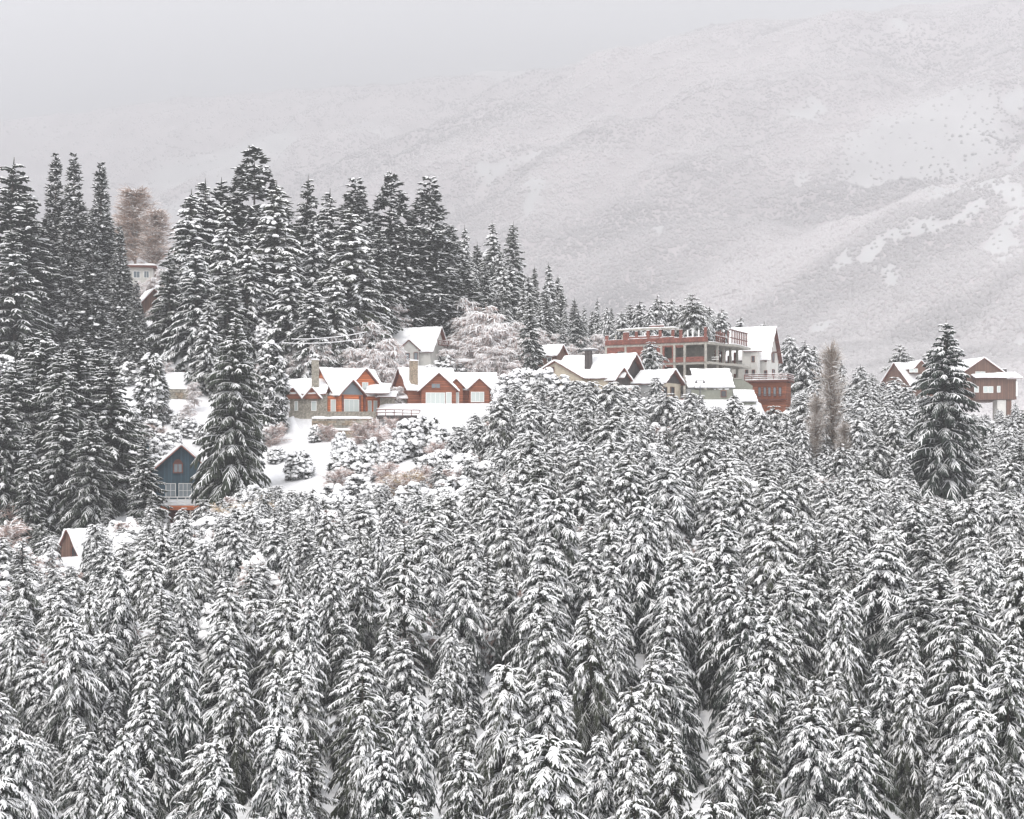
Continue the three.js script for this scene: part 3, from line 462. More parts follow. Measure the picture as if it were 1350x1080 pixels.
{ // white house behind with a steep roof
  const h = new House('white_house', 'white rendered house with very steep snowy roof and brown gable boards', 1000, 505, 338), Y = (p) => h.Y(p);
  const g = h.gable({ x: h.X(996), z: -2, yaw: -0.42, W: 8.6, L: 7.6, eave: Y(474), rise: Y(432) - Y(474), over: 0.8, side: 0.6, y0: -4, wall: B.white, roof: B.rust });
  h.win(g.right, 1018, 466, 1020.5, 477, { glass: B.glassDark, frame: B.trim, bars: 0 }); h.win(g.right, 1018.5, 488, 1021, 495, { glass: B.glassDark, frame: B.trim, bars: 0 }); h.win(g.front, 1008, 489, 1011, 496, { glass: B.glassDark, frame: B.trim, bars: 0 }); h.win(g.front, 1008.5, 470, 1010.5, 477, { glass: B.glassDark, frame: B.trim, bars: 0 });
  h.box('wall', h.X(976), h.X(996), -4, Y(466), 3.2, 6.4, B.white, -0.3); h.leanTo(h.X(974), h.X(998), 2.4, 6.8, Y(461), Y(467.5)); const fw = [V3(h.X(986), 0, 4.8).addScaledVector(V3(-0.295, 0, 0.955), 1.64).add(h.o.position), V3(-0.295, 0, 0.955)];
  h.win(fw, 991.5, 470, 994.5, 477, { glass: B.glassDark, frame: B.trim, bars: 0 }); h.win(fw, 992, 488, 995, 495, { glass: B.glassDark, frame: B.trim, bars: 0 }); h.win(fw, 983, 488, 986, 495, { glass: B.glassDark, frame: B.trim, bars: 0 });
  const gl = g.right; const p = h.hit(gl, 1021, 465); h.add('canopy', box(-1.1, 1.1, 0, 0.12, 0, 1.1).rotateY(-0.42 + Math.PI / 2).translate(p.x, p.y, p.z), B.trim);
}
{ // red-brown terrace house with the long balcony
  const h = new House('balcony_lodge', 'dark red timber lodge with long snowy balcony railing beside the white house', 1015, 540, 306, 'lodge'), Y = (p) => h.Y(p), yw = -0.35;
  const y = Y(502), g = box(-4, 4, -0.35, 0, -3, 2.6).rotateY(yw).translate(h.X(1014), y, 0); h.add('terrace_slab', g, B.rust);
  h.add('wall', box(-3.2, 3.4, -6, -0.36, -2.8, 1.7).rotateY(yw).translate(h.X(1014), y, 0), B.red); part(h.o, 'snow', snowPad(7.6, 0.16, 5.2, 5).rotateY(yw).translate(h.X(1014), y + 0.09, -0.05), M.snow);
  const L = (u, v) => { const r = rotp(u, v, yw); return V3(h.X(1014) + r.x, y, r.z); };
  h.railing(L(-3.9, 2.5), L(3.9, 2.5), 1.0, 6, B.rust, 3, 0.12, 0.09); h.railing(L(3.9, 2.5), L(3.9, -2.9), 1.0, 4, B.rust, 3, 0.12, 0.09);
  h.add('lower_balcony', box(-3.3, 3.6, -0.2, 0, 1.7, 2.4).rotateY(yw).translate(h.X(1014), Y(527), 0), B.rust); const L2 = (u, v) => { const r = rotp(u, v, yw); return V3(h.X(1014) + r.x, Y(527), r.z); }; h.railing(L2(-3.2, 2.35), L2(3.5, 2.35), 0.8, 6, B.rust, 1, 0.1, 0);
  const n = V3(Math.sin(yw), 0, Math.cos(yw)), fp = [L(0, 1.74).setY(0).add(h.o.position), n]; for (const x of [1000, 1007, 1013, 1020, 1027]) h.win(fp, x, 511, x + 3, 522, { glass: B.glassBlue, frame: B.rust, bars: 0 });
}
{ // two snowy mono-pitch sheds and the green-grey wall between
  const a = new House('shed', 'shed with large flat white roof beside the street lamp', 937, 524, 298, 'shed'); a.box('wall', a.X(911), a.X(964), -3, a.Y(514.5), -2, 2.2, B.greenGrey, -0.08); a.leanTo(a.X(914), a.X(965.5), -4.2, 2.6, a.Y(486.5), a.Y(513), B.grey, 0.35); a.leanTo(a.X(905), a.X(916), -1.6, 2.2, a.Y(497), a.Y(512.5), B.grey, 0.3); a.box('wall', a.X(905), a.X(914), -3, a.Y(513), -1, 1.8, B.grey, 0);
  a.win([V3(0, 0, 2.3).add(a.o.position), V3(-0.08, 0, 1).normalize()], 951, 515.5, 957, 523, { glass: B.glassDark, frame: B.trim, bars: 0, name: 'door' });
  const b = new House('shed', 'smaller shed with white roof half hidden by firs under the balcony lodge', 982, 540, 292, 'shed'); b.box('wall', b.X(970), b.X(994), -3, b.Y(531), -1, 2, B.greenGrey, 0.05); b.leanTo(b.X(968), b.X(995.5), -1.6, 2.4, b.Y(516), b.Y(531), B.grey, 0.32);
  const c = new House('garden_wall', 'green-grey sloping garden wall between the shed roof and the balcony lodge', 978, 530, 300, 'wall'); const s = new THREE.Shape(); s.moveTo(c.X(964), -3); s.lineTo(c.X(992), -3); s.lineTo(c.X(992), c.Y(509)); s.lineTo(c.X(978), c.Y(500)); s.lineTo(c.X(964), c.Y(500)); s.closePath(); c.add('wall', new THREE.ExtrudeGeometry(s, { depth: 0.4, bevelEnabled: false }), B.greenGrey); c.add('coping', box(c.X(963.5), c.X(978.5), c.Y(500) + 0.01, c.Y(500) + 0.2, -0.1, 0.5), B.concrete);
}
{ // street lamp with two heads
  const h = new House('street_lamp', 'black street lamp with two hanging heads against the white shed roof', 923, 526, 290, 'lamp');
  h.add('post', new THREE.CylinderGeometry(0.07, 0.1, h.Y(503), 8).translate(0, h.Y(503) / 2, 0), B.metal); h.add('arm', box(-0.72, 0.72, h.Y(502.2), h.Y(501.4), -0.06, 0.06), B.metal);
  for (const s of [-1, 1]) h.add('lamp_head', new THREE.CylinderGeometry(0.1, 0.3, 0.42, 8).translate(s * 0.66, h.Y(502.2) - 0.2, 0), B.metal);
}
{ // brown chalet at the far right
  const h = new House('brown_chalet', 'large hazy brown chalet with white roofs behind the big dark spruce', 1250, 560, 430), Y = (p) => h.Y(p);
  const g = h.gable({ x: h.X(1212), z: -2, yaw: 0.42, W: 14, L: 13.5, eave: Y(513), rise: Y(480) - Y(513), over: 0.6, side: 0.5, y0: -4, wall: B.brown });
  const dm = h.gable({ x: h.X(1203), z: 3.4, yaw: -Math.PI / 2 + 0.3, W: 3.6, L: 5, eave: Y(488), rise: Y(478.5) - Y(488), over: 0.3, side: 0.25, y0: Y(494), wall: B.brown, snow: 0.2 }); h.win(dm.right, 1199.5, 486.5, 1204, 490.5, { bars: 0 }); h.win(dm.right, 1205.5, 486.5, 1209.5, 490.5, { bars: 0 });
  const f = h.gable({ x: h.X(1283), z: 1, yaw: -Math.PI / 2 + 0.25, W: 12.6, L: 9, eave: Y(496), rise: Y(475) - Y(496), over: 0.5, side: 0.6, y0: Y(530), wall: B.brown });
  h.win(f.right, 1286.5, 490.5, 1292, 496, { bars: 0 }); h.win(f.right, 1293.5, 490.5, 1298.5, 496, { bars: 0 });
  h.leanTo(h.X(1272), h.X(1333), 3.8, 9.6, Y(494), Y(502)); h.box('wall', h.X(1275), h.X(1327), Y(529), Y(502.5), 3.9, 8.6, B.brown, 0);
  const fp = [V3(0, 0, 8.64).add(h.o.position), V3(0, 0, 1)]; h.win(fp, 1297, 510, 1302, 517.5, { bars: 0 }); h.win(fp, 1303.5, 510, 1309, 517.5, { bars: 0 }); h.win(fp, 1315, 509.5, 1318.5, 517, { bars: 0 }); h.win(fp, 1285, 510, 1290, 517, { bars: 0 });
  h.box('tower_wall', h.X(1303), h.X(1314), -4, Y(529.5), 3.9, 8.2, B.white, 0); h.box('tower_post', h.X(1314.5), h.X(1321), -4, Y(529.4), 3.9, 8.3, B.brown, 0); h.box('entrance_roof', h.X(1299), h.X(1325), Y(562), Y(561), 8.3, 10.5, B.trim, 0, 0.3);
  h.box('brace', h.X(1326), h.X(1328), Y(525), Y(505), 8.6, 8.9, B.paint, 0); h.box('chimney', h.X(1317), h.X(1322), Y(502), Y(488), 2.5, 3.6, B.dark, 0, 0.2);
}
{ // blue house
  const h = new House('blue_house', 'blue timber house with reddish gable boards and white balcony rail behind dark spruces', 236, 694, 255), Y = (p) => h.Y(p);
  const g = h.gable({ x: h.X(237), z: -2, yaw: -Math.PI / 2 + 0.16, W: 9.0, L: 8, eave: Y(624), rise: Y(589) - Y(624), over: 0.9, side: 0.6, y0: Y(658), wall: B.blue, roof: tradeTrim() });
  h.win(g.right, 229.5, 612, 239.5, 622.5, { frame: B.rust, bars: 1, glass: B.glassBlue, t: 0.18 }); h.add('window_arch', new THREE.CylinderGeometry(0.62, 0.62, 0.12, 16, 1, false, 0, Math.PI).rotateX(Math.PI / 2).rotateZ(Math.PI / 2).rotateY(0.16).translate(...(() => { const p = h.hit(g.right, 234.5, 611); return [p.x, p.y, p.z + 0.03]; })()), B.rust);
  h.win(g.right, 219, 638, 231, 655.5, { bars: 1, cross: 1, glass: B.glassBlue, t: 0.08 }); h.win(g.right, 236, 638, 252, 655.5, { bars: 2, cross: 1, glass: B.glassBlue, t: 0.08 }); h.win(g.right, 256, 640, 263, 656, { bars: 0, glass: B.glassDark, name: 'door' });
  h.box('balcony', h.X(219), h.X(296), Y(672), Y(666), 1.6, 4.6, B.orange, 0.03, 0.08); h.railing(V3(h.X(220), Y(666), 4.5), V3(h.X(295), Y(666), 4.3), 1.2, 7, B.paint, 3, 0.12, 0.06);
  h.box('lower_wall', h.X(225), h.X(275), -3, Y(672.5), -4, 2.2, B.rust, 0.03); for (const x of [243, 250.5, 258]) h.box('post', h.X(x) - 0.12, h.X(x) + 0.12, -2, Y(672.6), 3.9, 4.2, B.curtain); const lw = [V3(0, 0, 2.34).add(h.o.position), V3(0.03, 0, 1).normalize()]; h.win(lw, 241, 675, 246, 688, { bars: 0, glass: B.glassBlue }); h.win(lw, 252, 675, 256, 688, { bars: 0, glass: B.glassBlue });
  h.add('chimney_pipe', new THREE.CylinderGeometry(0.32, 0.32, Y(583) - Y(622), 12).translate(h.X(195.5), (Y(583) + Y(622)) / 2, 1.2), B.blue); h.add('pipe_cap', new THREE.CylinderGeometry(0.5, 0.42, 0.3, 12).translate(h.X(195.5), Y(582), 1.2), B.metal);
  h.box('side_annex', h.X(262), h.X(298), -3, Y(655), -5, 0.6, B.white, 0.05, 0); h.box('porch_roof', h.X(238), h.X(262), Y(692), Y(690.5), 4.6, 6.2, B.trim, 0, 0.25);
}
function tradeTrim() { return tex(woodTex(0.62, 0.44, 0.40, false, 8)); }
{ // little brown gable low on the left
  const h = new House('gable_hut', 'small brown hut with steep snowy gable poking out of the firs', 98, 742, 232, 'hut'), Y = (p) => h.Y(p);
  const g = h.gable({ x: h.X(101), z: -2.4, yaw: -Math.PI / 2 - 0.45, W: 4.4, L: 5.5, eave: Y(738), rise: Y(700) - Y(738), over: 0.35, side: 0.5, wall: B.brown, roof: B.rust }); h.win(g.right, 95, 722, 101, 736, { bars: 1, glass: B.glassDark, frame: B.rust });
}
{ // houses up on the left slope
  const h = new House('hill_house', 'pale flat-roofed house high on the slope under the tan larches', 188, 372, 388), Y = (p) => h.Y(p); h.box('wall', h.X(172), h.X(202), -4, Y(355), -3, 3, B.white, 0.15); h.box('roof', h.X(169), h.X(207), Y(354.8), Y(352.5), -3.6, 3.8, B.trim, 0.15, 0.4); h.win([V3(h.X(187), 0, 3.05).add(h.o.position), V3(0.15, 0, 1).normalize()], 176, 358, 184, 366, { glass: B.glassBlue }); h.win([V3(h.X(187), 0, 3.05).add(h.o.position), V3(0.15, 0, 1).normalize()], 190, 358, 196, 366, { glass: B.glassBlue });
  const k = new House('hill_house', 'steep white roof between the cypress spires and the spruces', 205, 412, 370); k.gable({ x: k.X(198), z: 0, yaw: -1.1, W: 6, L: 6, eave: k.Y(404), rise: k.Y(384) - k.Y(404), wall: B.brown });
  const q = new House('hill_hut', 'orange-brown hut with thick white roof beside the two short stone walls', 238, 492, 322, 'hut'); const g = q.gable({ x: q.X(240), z: 0, yaw: 0.2, W: 5.4, L: 5.6, eave: q.Y(487), rise: q.Y(464) - q.Y(487), over: 0.5, wall: B.orange, snow: 0.5 }); q.win(g.front, 236, 488.5, 241, 492, { glass: B.glassDark, bars: 0 });
}

// ---------------------------------------------------------------- tufted crowns (pines, cypresses, shrubs) and leafless trees
function tuftGeo(o, seed) {
  const R = rng(seed), needle = new Geo(), snow = new Geo(), trunk = new Geo(), V = (x, y, z) => new THREE.Vector3(x, y, z);
  const { H, prof, n, tr, load = 1, base = 0.1, up = 0.5, shell = 0.62, blades = 14, trunkR = 0.02, stems = 1, bw = 0.1, pad = 0.7, fat = 1, fatY = fat } = o;
  const tmax = o.tmax ?? 1;
  for (let s = 0; s < stems; s++) { const a = R() * 6.28, q = stems > 1 ? 0.25 * H : 0, tp = [], rr = []; for (let k = 0; k <= 6; k++) { const t = k / 6; tp.push(V(Math.cos(a) * q * t, -1.2 + t * (H * 0.96 + 1.2), Math.sin(a) * q * t)); rr.push(trunkR * H * (1 - t * 0.93) / Math.sqrt(stems)); } trunk.stem(tp, rr, 6); }
  const lob = [...Array(5)].map(() => 0.8 + 0.4 * R());
  for (let k = 0; k < n; k++) {
    let t = lerp(base, tmax, R()); const pr = prof(t); if (R() > 0.25 + pr / o.rmax) { t = lerp(base, tmax * 0.7, R()); }
    const az = R() * 6.283, r = prof(t) * (shell + (1 - shell) * Math.sqrt(R())) * lob[Math.floor(az / 6.2832 * 5) % 5], c = V(Math.cos(az) * r, t * H + (R() - 0.5) * tr, Math.sin(az) * r), sz = tr * (0.65 + 0.7 * R()) * (o.taper ? lerp(1.1, 0.42, t * t) : 1);
    for (let b = 0; b < blades; b++) {
      const ya = az + (R() - 0.5) * 3.4, an = up * (0.2 + R()) - 0.7 * R(), l = sz * (0.7 + 0.6 * R()), q = [c.clone()];
      for (let e = 1; e <= 2; e++) { const p = q[e - 1], aa = an - 0.5 * (e - 1) * R(); q.push(V(p.x + Math.cos(ya) * Math.cos(aa) * l / 2, p.y + Math.sin(aa) * l / 2, p.z + Math.sin(ya) * Math.cos(aa) * l / 2)); }
      needle.strip(q, [bw * 0.8, bw * (0.9 + 0.5 * R()), bw * 0.15], [bw * 0.6, bw * 0.7, bw * 0.3], [0, 0, 0]);
      if (R() < load * 0.62) { const w = bw * (0.5 + 0.5 * R()); snow.strip(q.map((p) => p.clone().add(V(0, 0.02, 0))), [w, w, w * 0.2], [bw * 0.2, bw * 0.2, 0.01], [w * 0.9, w * (0.6 + 0.5 * R()), 0.01]); }
    }
    if (R() < load * pad) snow.lump(V(c.x + Math.cos(az) * sz * 0.25, c.y + sz * 0.22, c.z + Math.sin(az) * sz * 0.25), sz * (0.35 + 0.3 * R()) * fat, sz * (0.16 + 0.14 * R()) * fatY, sz * (0.3 + 0.25 * R()) * fat, R, 0.3, az);
  }
  return { H, trunk: trunk.build(), needle: needle.build(), snow: snow.build() };
}
function bareGeo(o, seed) {
  const R = rng(seed), twig = new Geo(), snow = new Geo(), trunk = new Geo(), V = (x, y, z) => new THREE.Vector3(x, y, z);
  const { H, rad, limbs, twigs, rise = 0.9, droop = 0.8, tl = 1.6, tw = 0.03, load = 0.8, shape = (t) => Math.pow(Math.sin(Math.PI * Math.min(1, 0.12 + 0.88 * t)), 0.7), stems = 1, base = 0.12, sw = 1 } = o;
  for (let s = 0; s < stems; s++) {
    const sa = R() * 6.28, sq = stems > 1 ? rad * 0.35 : 0, tp = [], rr = [];
    for (let k = 0; k <= 7; k++) { const t = k / 7; tp.push(V(Math.cos(sa) * sq * t + (R() - 0.5) * 0.12, -1 + t * (H * 0.97 + 1), Math.sin(sa) * sq * t + (R() - 0.5) * 0.12)); rr.push(0.014 * H * (1 - 0.95 * t) / Math.sqrt(stems) + 0.008); }
    trunk.stem(tp, rr, 6);
    for (let b = 0; b < limbs / stems; b++) {
      const t = lerp(base, 0.95, Math.pow(R(), 0.85)), az = R() * 6.283, L = rad * shape(t) * (0.7 + 0.5 * R()) + 0.2, f = t * 7, i = Math.min(6, Math.floor(f)), P = tp[i].clone().lerp(tp[i + 1], f - i), pts = [P.clone()], u0 = rise * (0.7 + 0.5 * R()), dr = droop * (0.5 + R());
      for (let k = 1; k <= 4; k++) { const an = u0 - dr * k / 4; P.x += Math.cos(az) * Math.cos(an) * L / 4; P.z += Math.sin(az) * Math.cos(an) * L / 4; P.y += Math.sin(an) * L / 4; pts.push(P.clone()); }
      trunk.stem(pts, [0.035, 0.03, 0.022, 0.016, 0.01].map((x) => x * H / 9), 3);
      snow.strip(pts.map((p) => p.clone().add(V(0, 0.03 * H / 9, 0))), pts.map(() => tw * 1.6 * sw), pts.map(() => 0.01), pts.map(() => tw * (1 + R()) * sw));
      for (let k = 0; k < twigs; k++) {
        const s = R() * 0.95 + 0.05, g = s * 4, j = Math.min(3, Math.floor(g)), p = pts[j].clone().lerp(pts[j + 1], g - j), ya = az + (R() - 0.5) * 2.8, q = [p], l = tl * (0.5 + 0.8 * R()), a0 = rise * 0.8 * R() + (R() - 0.5) * 0.6;
        for (let e = 1; e <= 3; e++) { const an = a0 - droop * (e / 3) * (0.4 + 1.2 * R()), m = q[e - 1]; q.push(V(m.x + Math.cos(ya) * Math.cos(an) * l / 3, m.y + Math.sin(an) * l / 3, m.z + Math.sin(ya) * Math.cos(an) * l / 3)); }
        twig.strip(q, [tw, tw * 0.8, tw * 0.6, tw * 0.25], [tw, tw, tw * 0.8, 0], [0, 0, 0, 0]);
        if (R() < load) snow.strip(q.map((m) => m.clone().add(V(0, tw * 0.4, 0))), [tw * sw, tw * sw * (0.8 + 0.9 * R()), tw * sw * (0.6 + 0.8 * R()), tw * 0.2], [tw * 0.4, tw * 0.4, tw * 0.4, 0], [tw * sw, tw * sw * (0.5 + R()), tw * sw, 0.005]);
      }
    }
  }
  return { H, trunk: trunk.build(), needle: twig.build(), snow: snow.build() };
}
function plant(base, kind, g, leafM, barkM, pos, scale, turn, label, category, group, sx = 1) {
  const o = new THREE.Group(); o.name = named(base); o.position.copy(pos); o.rotation.set((hash(turn * 999, 3) - 0.5) * 0.07, turn, (hash(turn * 999, 4) - 0.5) * 0.07); o.scale.set(scale * sx, scale, scale * sx);
  part(o, kind === 'bare' ? 'stem' : 'trunk', g.trunk, barkM); const c = part(o, kind === 'bare' ? 'twig_crown' : 'crown', g.needle, leafM); part(c, 'snow', g.snow, M.snow);
  tag(o, label, category, group); scene.add(o); return o;
}

// ---------------------------------------------------------------- kinds
const FIR = [
  { H: 12, rad: 3.5, gap: 0.36, droop: 1.0, load: 0.85, clump: 0.22, shape: 0.72 },
  { H: 12, rad: 3.0, gap: 0.34, droop: 1.35, load: 1.0, clump: 0.36, shape: 0.78 },
  { H: 12, rad: 3.7, gap: 0.40, droop: 0.85, load: 0.75, clump: 0.16, bare: 0.3, shape: 0.7 },
  { H: 12, rad: 3.4, gap: 0.38, droop: 1.15, load: 0.9, clump: 0.55, bare: 0.24, shape: 0.82 },
  null,
  { H: 12, rad: 3.4, gap: 0.42, droop: 1.0, load: 1.1, clump: 0.8, bare: 0.36, shape: 0.85, shelter: 0.45 },
  { H: 12, rad: 4.0, gap: 0.38, droop: 1.2, load: 0.82, clump: 0.28, shape: 0.6 },
  { H: 12, rad: 2.6, gap: 0.46, droop: 0.7, load: 0.8, clump: 0.12, sparse: 0.45 },
  { H: 12, rad: 3.6, gap: 0.44, droop: 1.1, load: 0.8, clump: 0.3, bare: 0.5, shape: 0.95, shelter: 0.5 },
  { H: 12, rad: 3.1, gap: 0.36, droop: 1.3, load: 0.95, clump: 0.4, bare: 0.1, shape: 0.55, top: 0.06 },
].map((s, k) => s && coniferGeo({ weep: 1.4, arch: 1.25, hang: 0.8, tw: 0.062, sp: 0.182, under: 0.6, ...s, load: s.load * 1.03, clump: s.clump * 1.35, rad: s.rad * 1.32, rise: 0.5 }, 100 + k));
FIR[4] = FIR[1]; // the slender ones are the narrow kind, thinner still
const SPRUCE = [
  { H: 30, rad: 7.0, gap: 0.82, droop: 0.75, tw: 0.2, sp: 0.5, load: 0.66, clump: 0.12, bare: 0.2, rise: 0.25, hang: 0.7, perWhorl: 7 },
  { H: 30, rad: 6.4, gap: 0.8, droop: 0.95, tw: 0.2, sp: 0.5, load: 0.8, clump: 0.18, bare: 0.18, rise: 0.3, hang: 0.7, perWhorl: 7 },
  { H: 30, rad: 6.8, gap: 0.84, droop: 0.6, tw: 0.2, sp: 0.48, load: 0.5, clump: 0.08, bare: 0.42, rise: 0.3, hang: 0.8, perWhorl: 7 },
  { H: 30, rad: 8.4, gap: 0.76, droop: 0.7, tw: 0.19, sp: 0.48, load: 0.5, clump: 0.1, bare: 0.45, rise: 0.3, hang: 0.8, perWhorl: 8, shape: 0.75 },
].map((s, k) => coniferGeo(s, 200 + k));
const PINE = [
  tuftGeo({ H: 30, rmax: 6.5, prof: (t) => 6.6 * Math.pow(1 - t, 0.78) * sstep(0, 0.2, t) + 0.15, n: 760, tr: 1.4, fat: 0.62, taper: true, load: 0.6, base: 0.08, bw: 0.2, blades: 13, trunkR: 0.013 }, 301),
  tuftGeo({ H: 30, rmax: 5.5, prof: (t) => 5.4 * Math.pow(1 - t, 0.82) * sstep(0, 0.25, t) + 0.15, n: 700, tr: 1.3, fat: 0.62, taper: true, load: 0.68, base: 0.1, bw: 0.2, blades: 13, trunkR: 0.013 }, 302),
];
const SPIRE = [
  tuftGeo({ H: 36, rmax: 7.5, prof: (t) => 0.05 + 2.6 * Math.pow(1 - t, 0.8) + 4.6 * Math.pow(1 - t, 3) * sstep(0, 0.06, t), n: 1000, tr: 1.4, taper: true, fat: 0.75, load: 0.75, base: 0.04, up: 0.9, bw: 0.2, blades: 12, trunkR: 0.014 }, 303),
  tuftGeo({ H: 15, rmax: 3, prof: (t) => 2.9 * Math.sin(Math.PI * Math.min(1, 0.2 + t * 0.76)) ** 0.7 + 0.2, n: 300, tr: 1.0, load: 0.5, base: 0.06, up: -0.1, bw: 0.13, blades: 14, trunkR: 0.016 }, 304),
];
const SHRUB = [0, 1, 2].map((k) => tuftGeo({ H: 3.4, rmax: 2.0, prof: (t) => 1.9 * Math.sqrt(Math.max(0, 1 - t * t * 0.95)) * (0.8 + 0.2 * t), n: 190, tr: 0.5, load: [0.95, 0.75, 1.0][k], base: 0.05, up: 0.7, shell: 0.45, bw: 0.085, blades: 12, trunkR: 0.02, stems: 3, pad: 1.0, fat: 1.25, fatY: 2.2 }, 310 + k));
const BIRCH = [0, 1, 2].map((k) => bareGeo({ H: 11, rad: 3.6, limbs: 46, twigs: 40, rise: 0.8, droop: 1.5, tl: 1.5, tw: 0.045, load: 0.62, sw: 1.25, stems: k === 1 ? 2 : 1 }, 320 + k));
const LARCH = [0, 1].map((k) => bareGeo({ H: 16, rad: 3.6, limbs: 130, twigs: 22, rise: 0.95, droop: 0.45, tl: 1.5, tw: 0.045, load: 0.4, sw: 0.8, shape: (t) => Math.pow(Math.sin(Math.PI * Math.min(1, 0.3 + 0.68 * t)), 0.8) + 0.05 }, 325 + k));
const POPLAR = bareGeo({ H: 26, rad: 6.6, limbs: 100, twigs: 36, rise: 1.45, droop: 0.12, tl: 2.3, tw: 0.04, load: 0.4, sw: 0.9, shape: (t) => 0.35 + 0.65 * Math.sin(Math.PI * Math.min(1, t * 0.9 + 0.1)), base: 0.05 }, 330);
const BRUSH = [0, 1].map((k) => bareGeo({ H: 3.2, rad: 2.0, limbs: 26, twigs: 34, rise: 1.1, droop: 0.6, tl: 0.9, tw: 0.03, load: 0.3, sw: 0.8, stems: 4 }, 335 + k));


// ---------------------------------------------------------------- single trees and shrubs where the photograph shows them
const RP = rng(4242);
const ground = (px, d) => { const p = at(px, HY, d); p.y = groundAt(p.x, p.z); return p; };
function tree(base, kind, variants, v, tipx, tipy, d, sx, leaf, bark, look, category, group, H) {
  const p = ground(tipx, d), g = variants[v % variants.length], top = (HY - tipy) * d / F, s = Math.max(0.05, (H ?? (top - p.y)) / g.H); if (H) p.y = top - H;
  p.y -= 0.15; return plant(base, kind, g, leaf, bark, p, s, RP() * 6.28, placed(look, at(tipx, tipy, d)), category, group, sx / 1);
}
const stand = (x, y, H, lo, hi, d0) => { for (let d = lo; d < hi; d += 0.5) if ((HY - y) * d / F < ground(x, d).y + H) return d; return d0; }; // the distance at which a plant of height H stands on the ground with its tip at that row
// sx is the crown's width against the kind's own proportions
for (const [x, y, d, v, sx, leaf] of [[6, 205, 332, 2, 1.0, 1], [28, 262, 326, 2, 1.1, 1], [38, 250, 352, 2, 0.8, 1], [247, 250, 338, 1, 1.0, 0], [271, 236, 345, 0, 0.95, 1], [287, 233, 350, 2, 0.9, 1], [300, 268, 332, 1, 0.8, 0], [360, 240, 336, 1, 0.95, 2], [399, 232, 362, 2, 0.62, 1], [435, 250, 360, 0, 0.75, 1], [412, 285, 340, 1, 0.75, 3], [462, 272, 330, 1, 1.05, 2], [322, 300, 326, 1, 0.8, 0], [256, 318, 322, 0, 0.8, 3], [498, 300, 345, 2, 0.8, 1], [380, 330, 322, 1, 0.9, 0], [20, 300, 318, 2, 0.9, 1], [225, 330, 330, 2, 0.8, 0], [440, 345, 322, 1, 0.85, 2], [345, 330, 328, 1, 0.9, 3], [480, 330, 330, 0, 0.85, 0], [300, 350, 322, 2, 0.9, 0], [525, 360, 374, 1, 0.8, 3], [275, 390, 316, 1, 0.8, 2], [410, 370, 318, 0, 0.8, 1], [570, 380, 376, 2, 0.8, 0]])
  tree('tall_spruce', 'crown', SPRUCE, v, x, y, d, sx * 1.55, M.needle[leaf], M.bark, 'tall snow-layered spruce on the upper slope', 'tree', 'tall spruces on the upper slope');
for (const [x, y, d, v, sx, leaf] of [[334, 195, 352, 0, 1.0, 0], [472, 236, 356, 1, 1.0, 1], [514, 229, 362, 0, 0.9, 1], [563, 235, 364, 1, 1.05, 1], [590, 300, 366, 0, 1.0, 0], [540, 330, 372, 1, 1.0, 1], [596, 372, 368, 1, 1.0, 3]])
  tree('dark_pine', 'crown', PINE, v, x, y, d, sx * 1.35, M.needle[leaf], M.bark, 'tall dark pine flecked with snow', 'tree', 'dark pines above the houses');
for (const [x, y, d, sx, leaf] of [[73, 203, 338, 1.05, 1], [102, 205, 336, 1.05, 1], [131, 215, 334, 1.1, 1], [160, 300, 330, 1.2, 0], [45, 290, 332, 1.2, 0], [88, 270, 330, 1.3, 1], [118, 285, 328, 1.3, 1], [180, 370, 326, 1.2, 0]])
  tree('spire_cypress', 'crown', SPIRE, 0, x, y, d, sx, M.needle[leaf], M.bark, 'dark cypress drawn up into a pointed spire', 'tree', 'dark cypress spires');
for (const [x, y, d, H, sx] of [[199, 468, 300, 15, 0.9], [358, 452, 288, 16, 0.78], [421, 432, 330, 8, 0.8], [176, 540, 292, 9, 0.9]])
  tree('dark_cypress', 'crown', SPIRE, 1, x, y, d, sx, M.needle[1], M.bark, 'rounded dark cypress with snow only on top', 'tree', 'rounded dark cypresses', H);
for (const [x, y, d, v, sx, leaf] of [[60, 432, 268, 3, 1.0, 1], [104, 440, 262, 2, 1.3, 1], [150, 466, 262, 2, 1.3, 1], [20, 470, 262, 3, 1.0, 1], [36, 440, 272, 2, 1.3, 1], [128, 455, 268, 3, 1.0, 1], [84, 460, 258, 3, 0.9, 1], [6, 520, 252, 3, 1.0, 1], [82, 500, 250, 2, 0.9, 1], [308, 412, 247, 3, 0.7, 0], [324, 462, 256, 2, 0.75, 3], [290, 492, 250, 2, 0.6, 0], [192, 572, 246, 2, 1.1, 1], [198, 648, 236, 2, 1.1, 1], [222, 682, 230, 2, 1.1, 0], [48, 690, 228, 2, 0.9, 1], [140, 668, 230, 2, 1.1, 1], [1245, 420, 238, 3, 0.92, 3], [1345, 580, 240, 3, 0.8, 1], [1322, 640, 232, 2, 0.9, 1], [120, 545, 248, 3, 0.9, 1], [40, 560, 244, 2, 0.8, 1]])
  tree('dark_spruce', 'crown', SPRUCE, v, x, y, d, x === 1245 ? sx : sx * 1.2, M.needle[leaf], M.bark, x === 1245 ? 'big solitary dark spruce before the brown chalet' : 'large dark spruce, snow on branch ends', 'tree', 'large dark spruces');
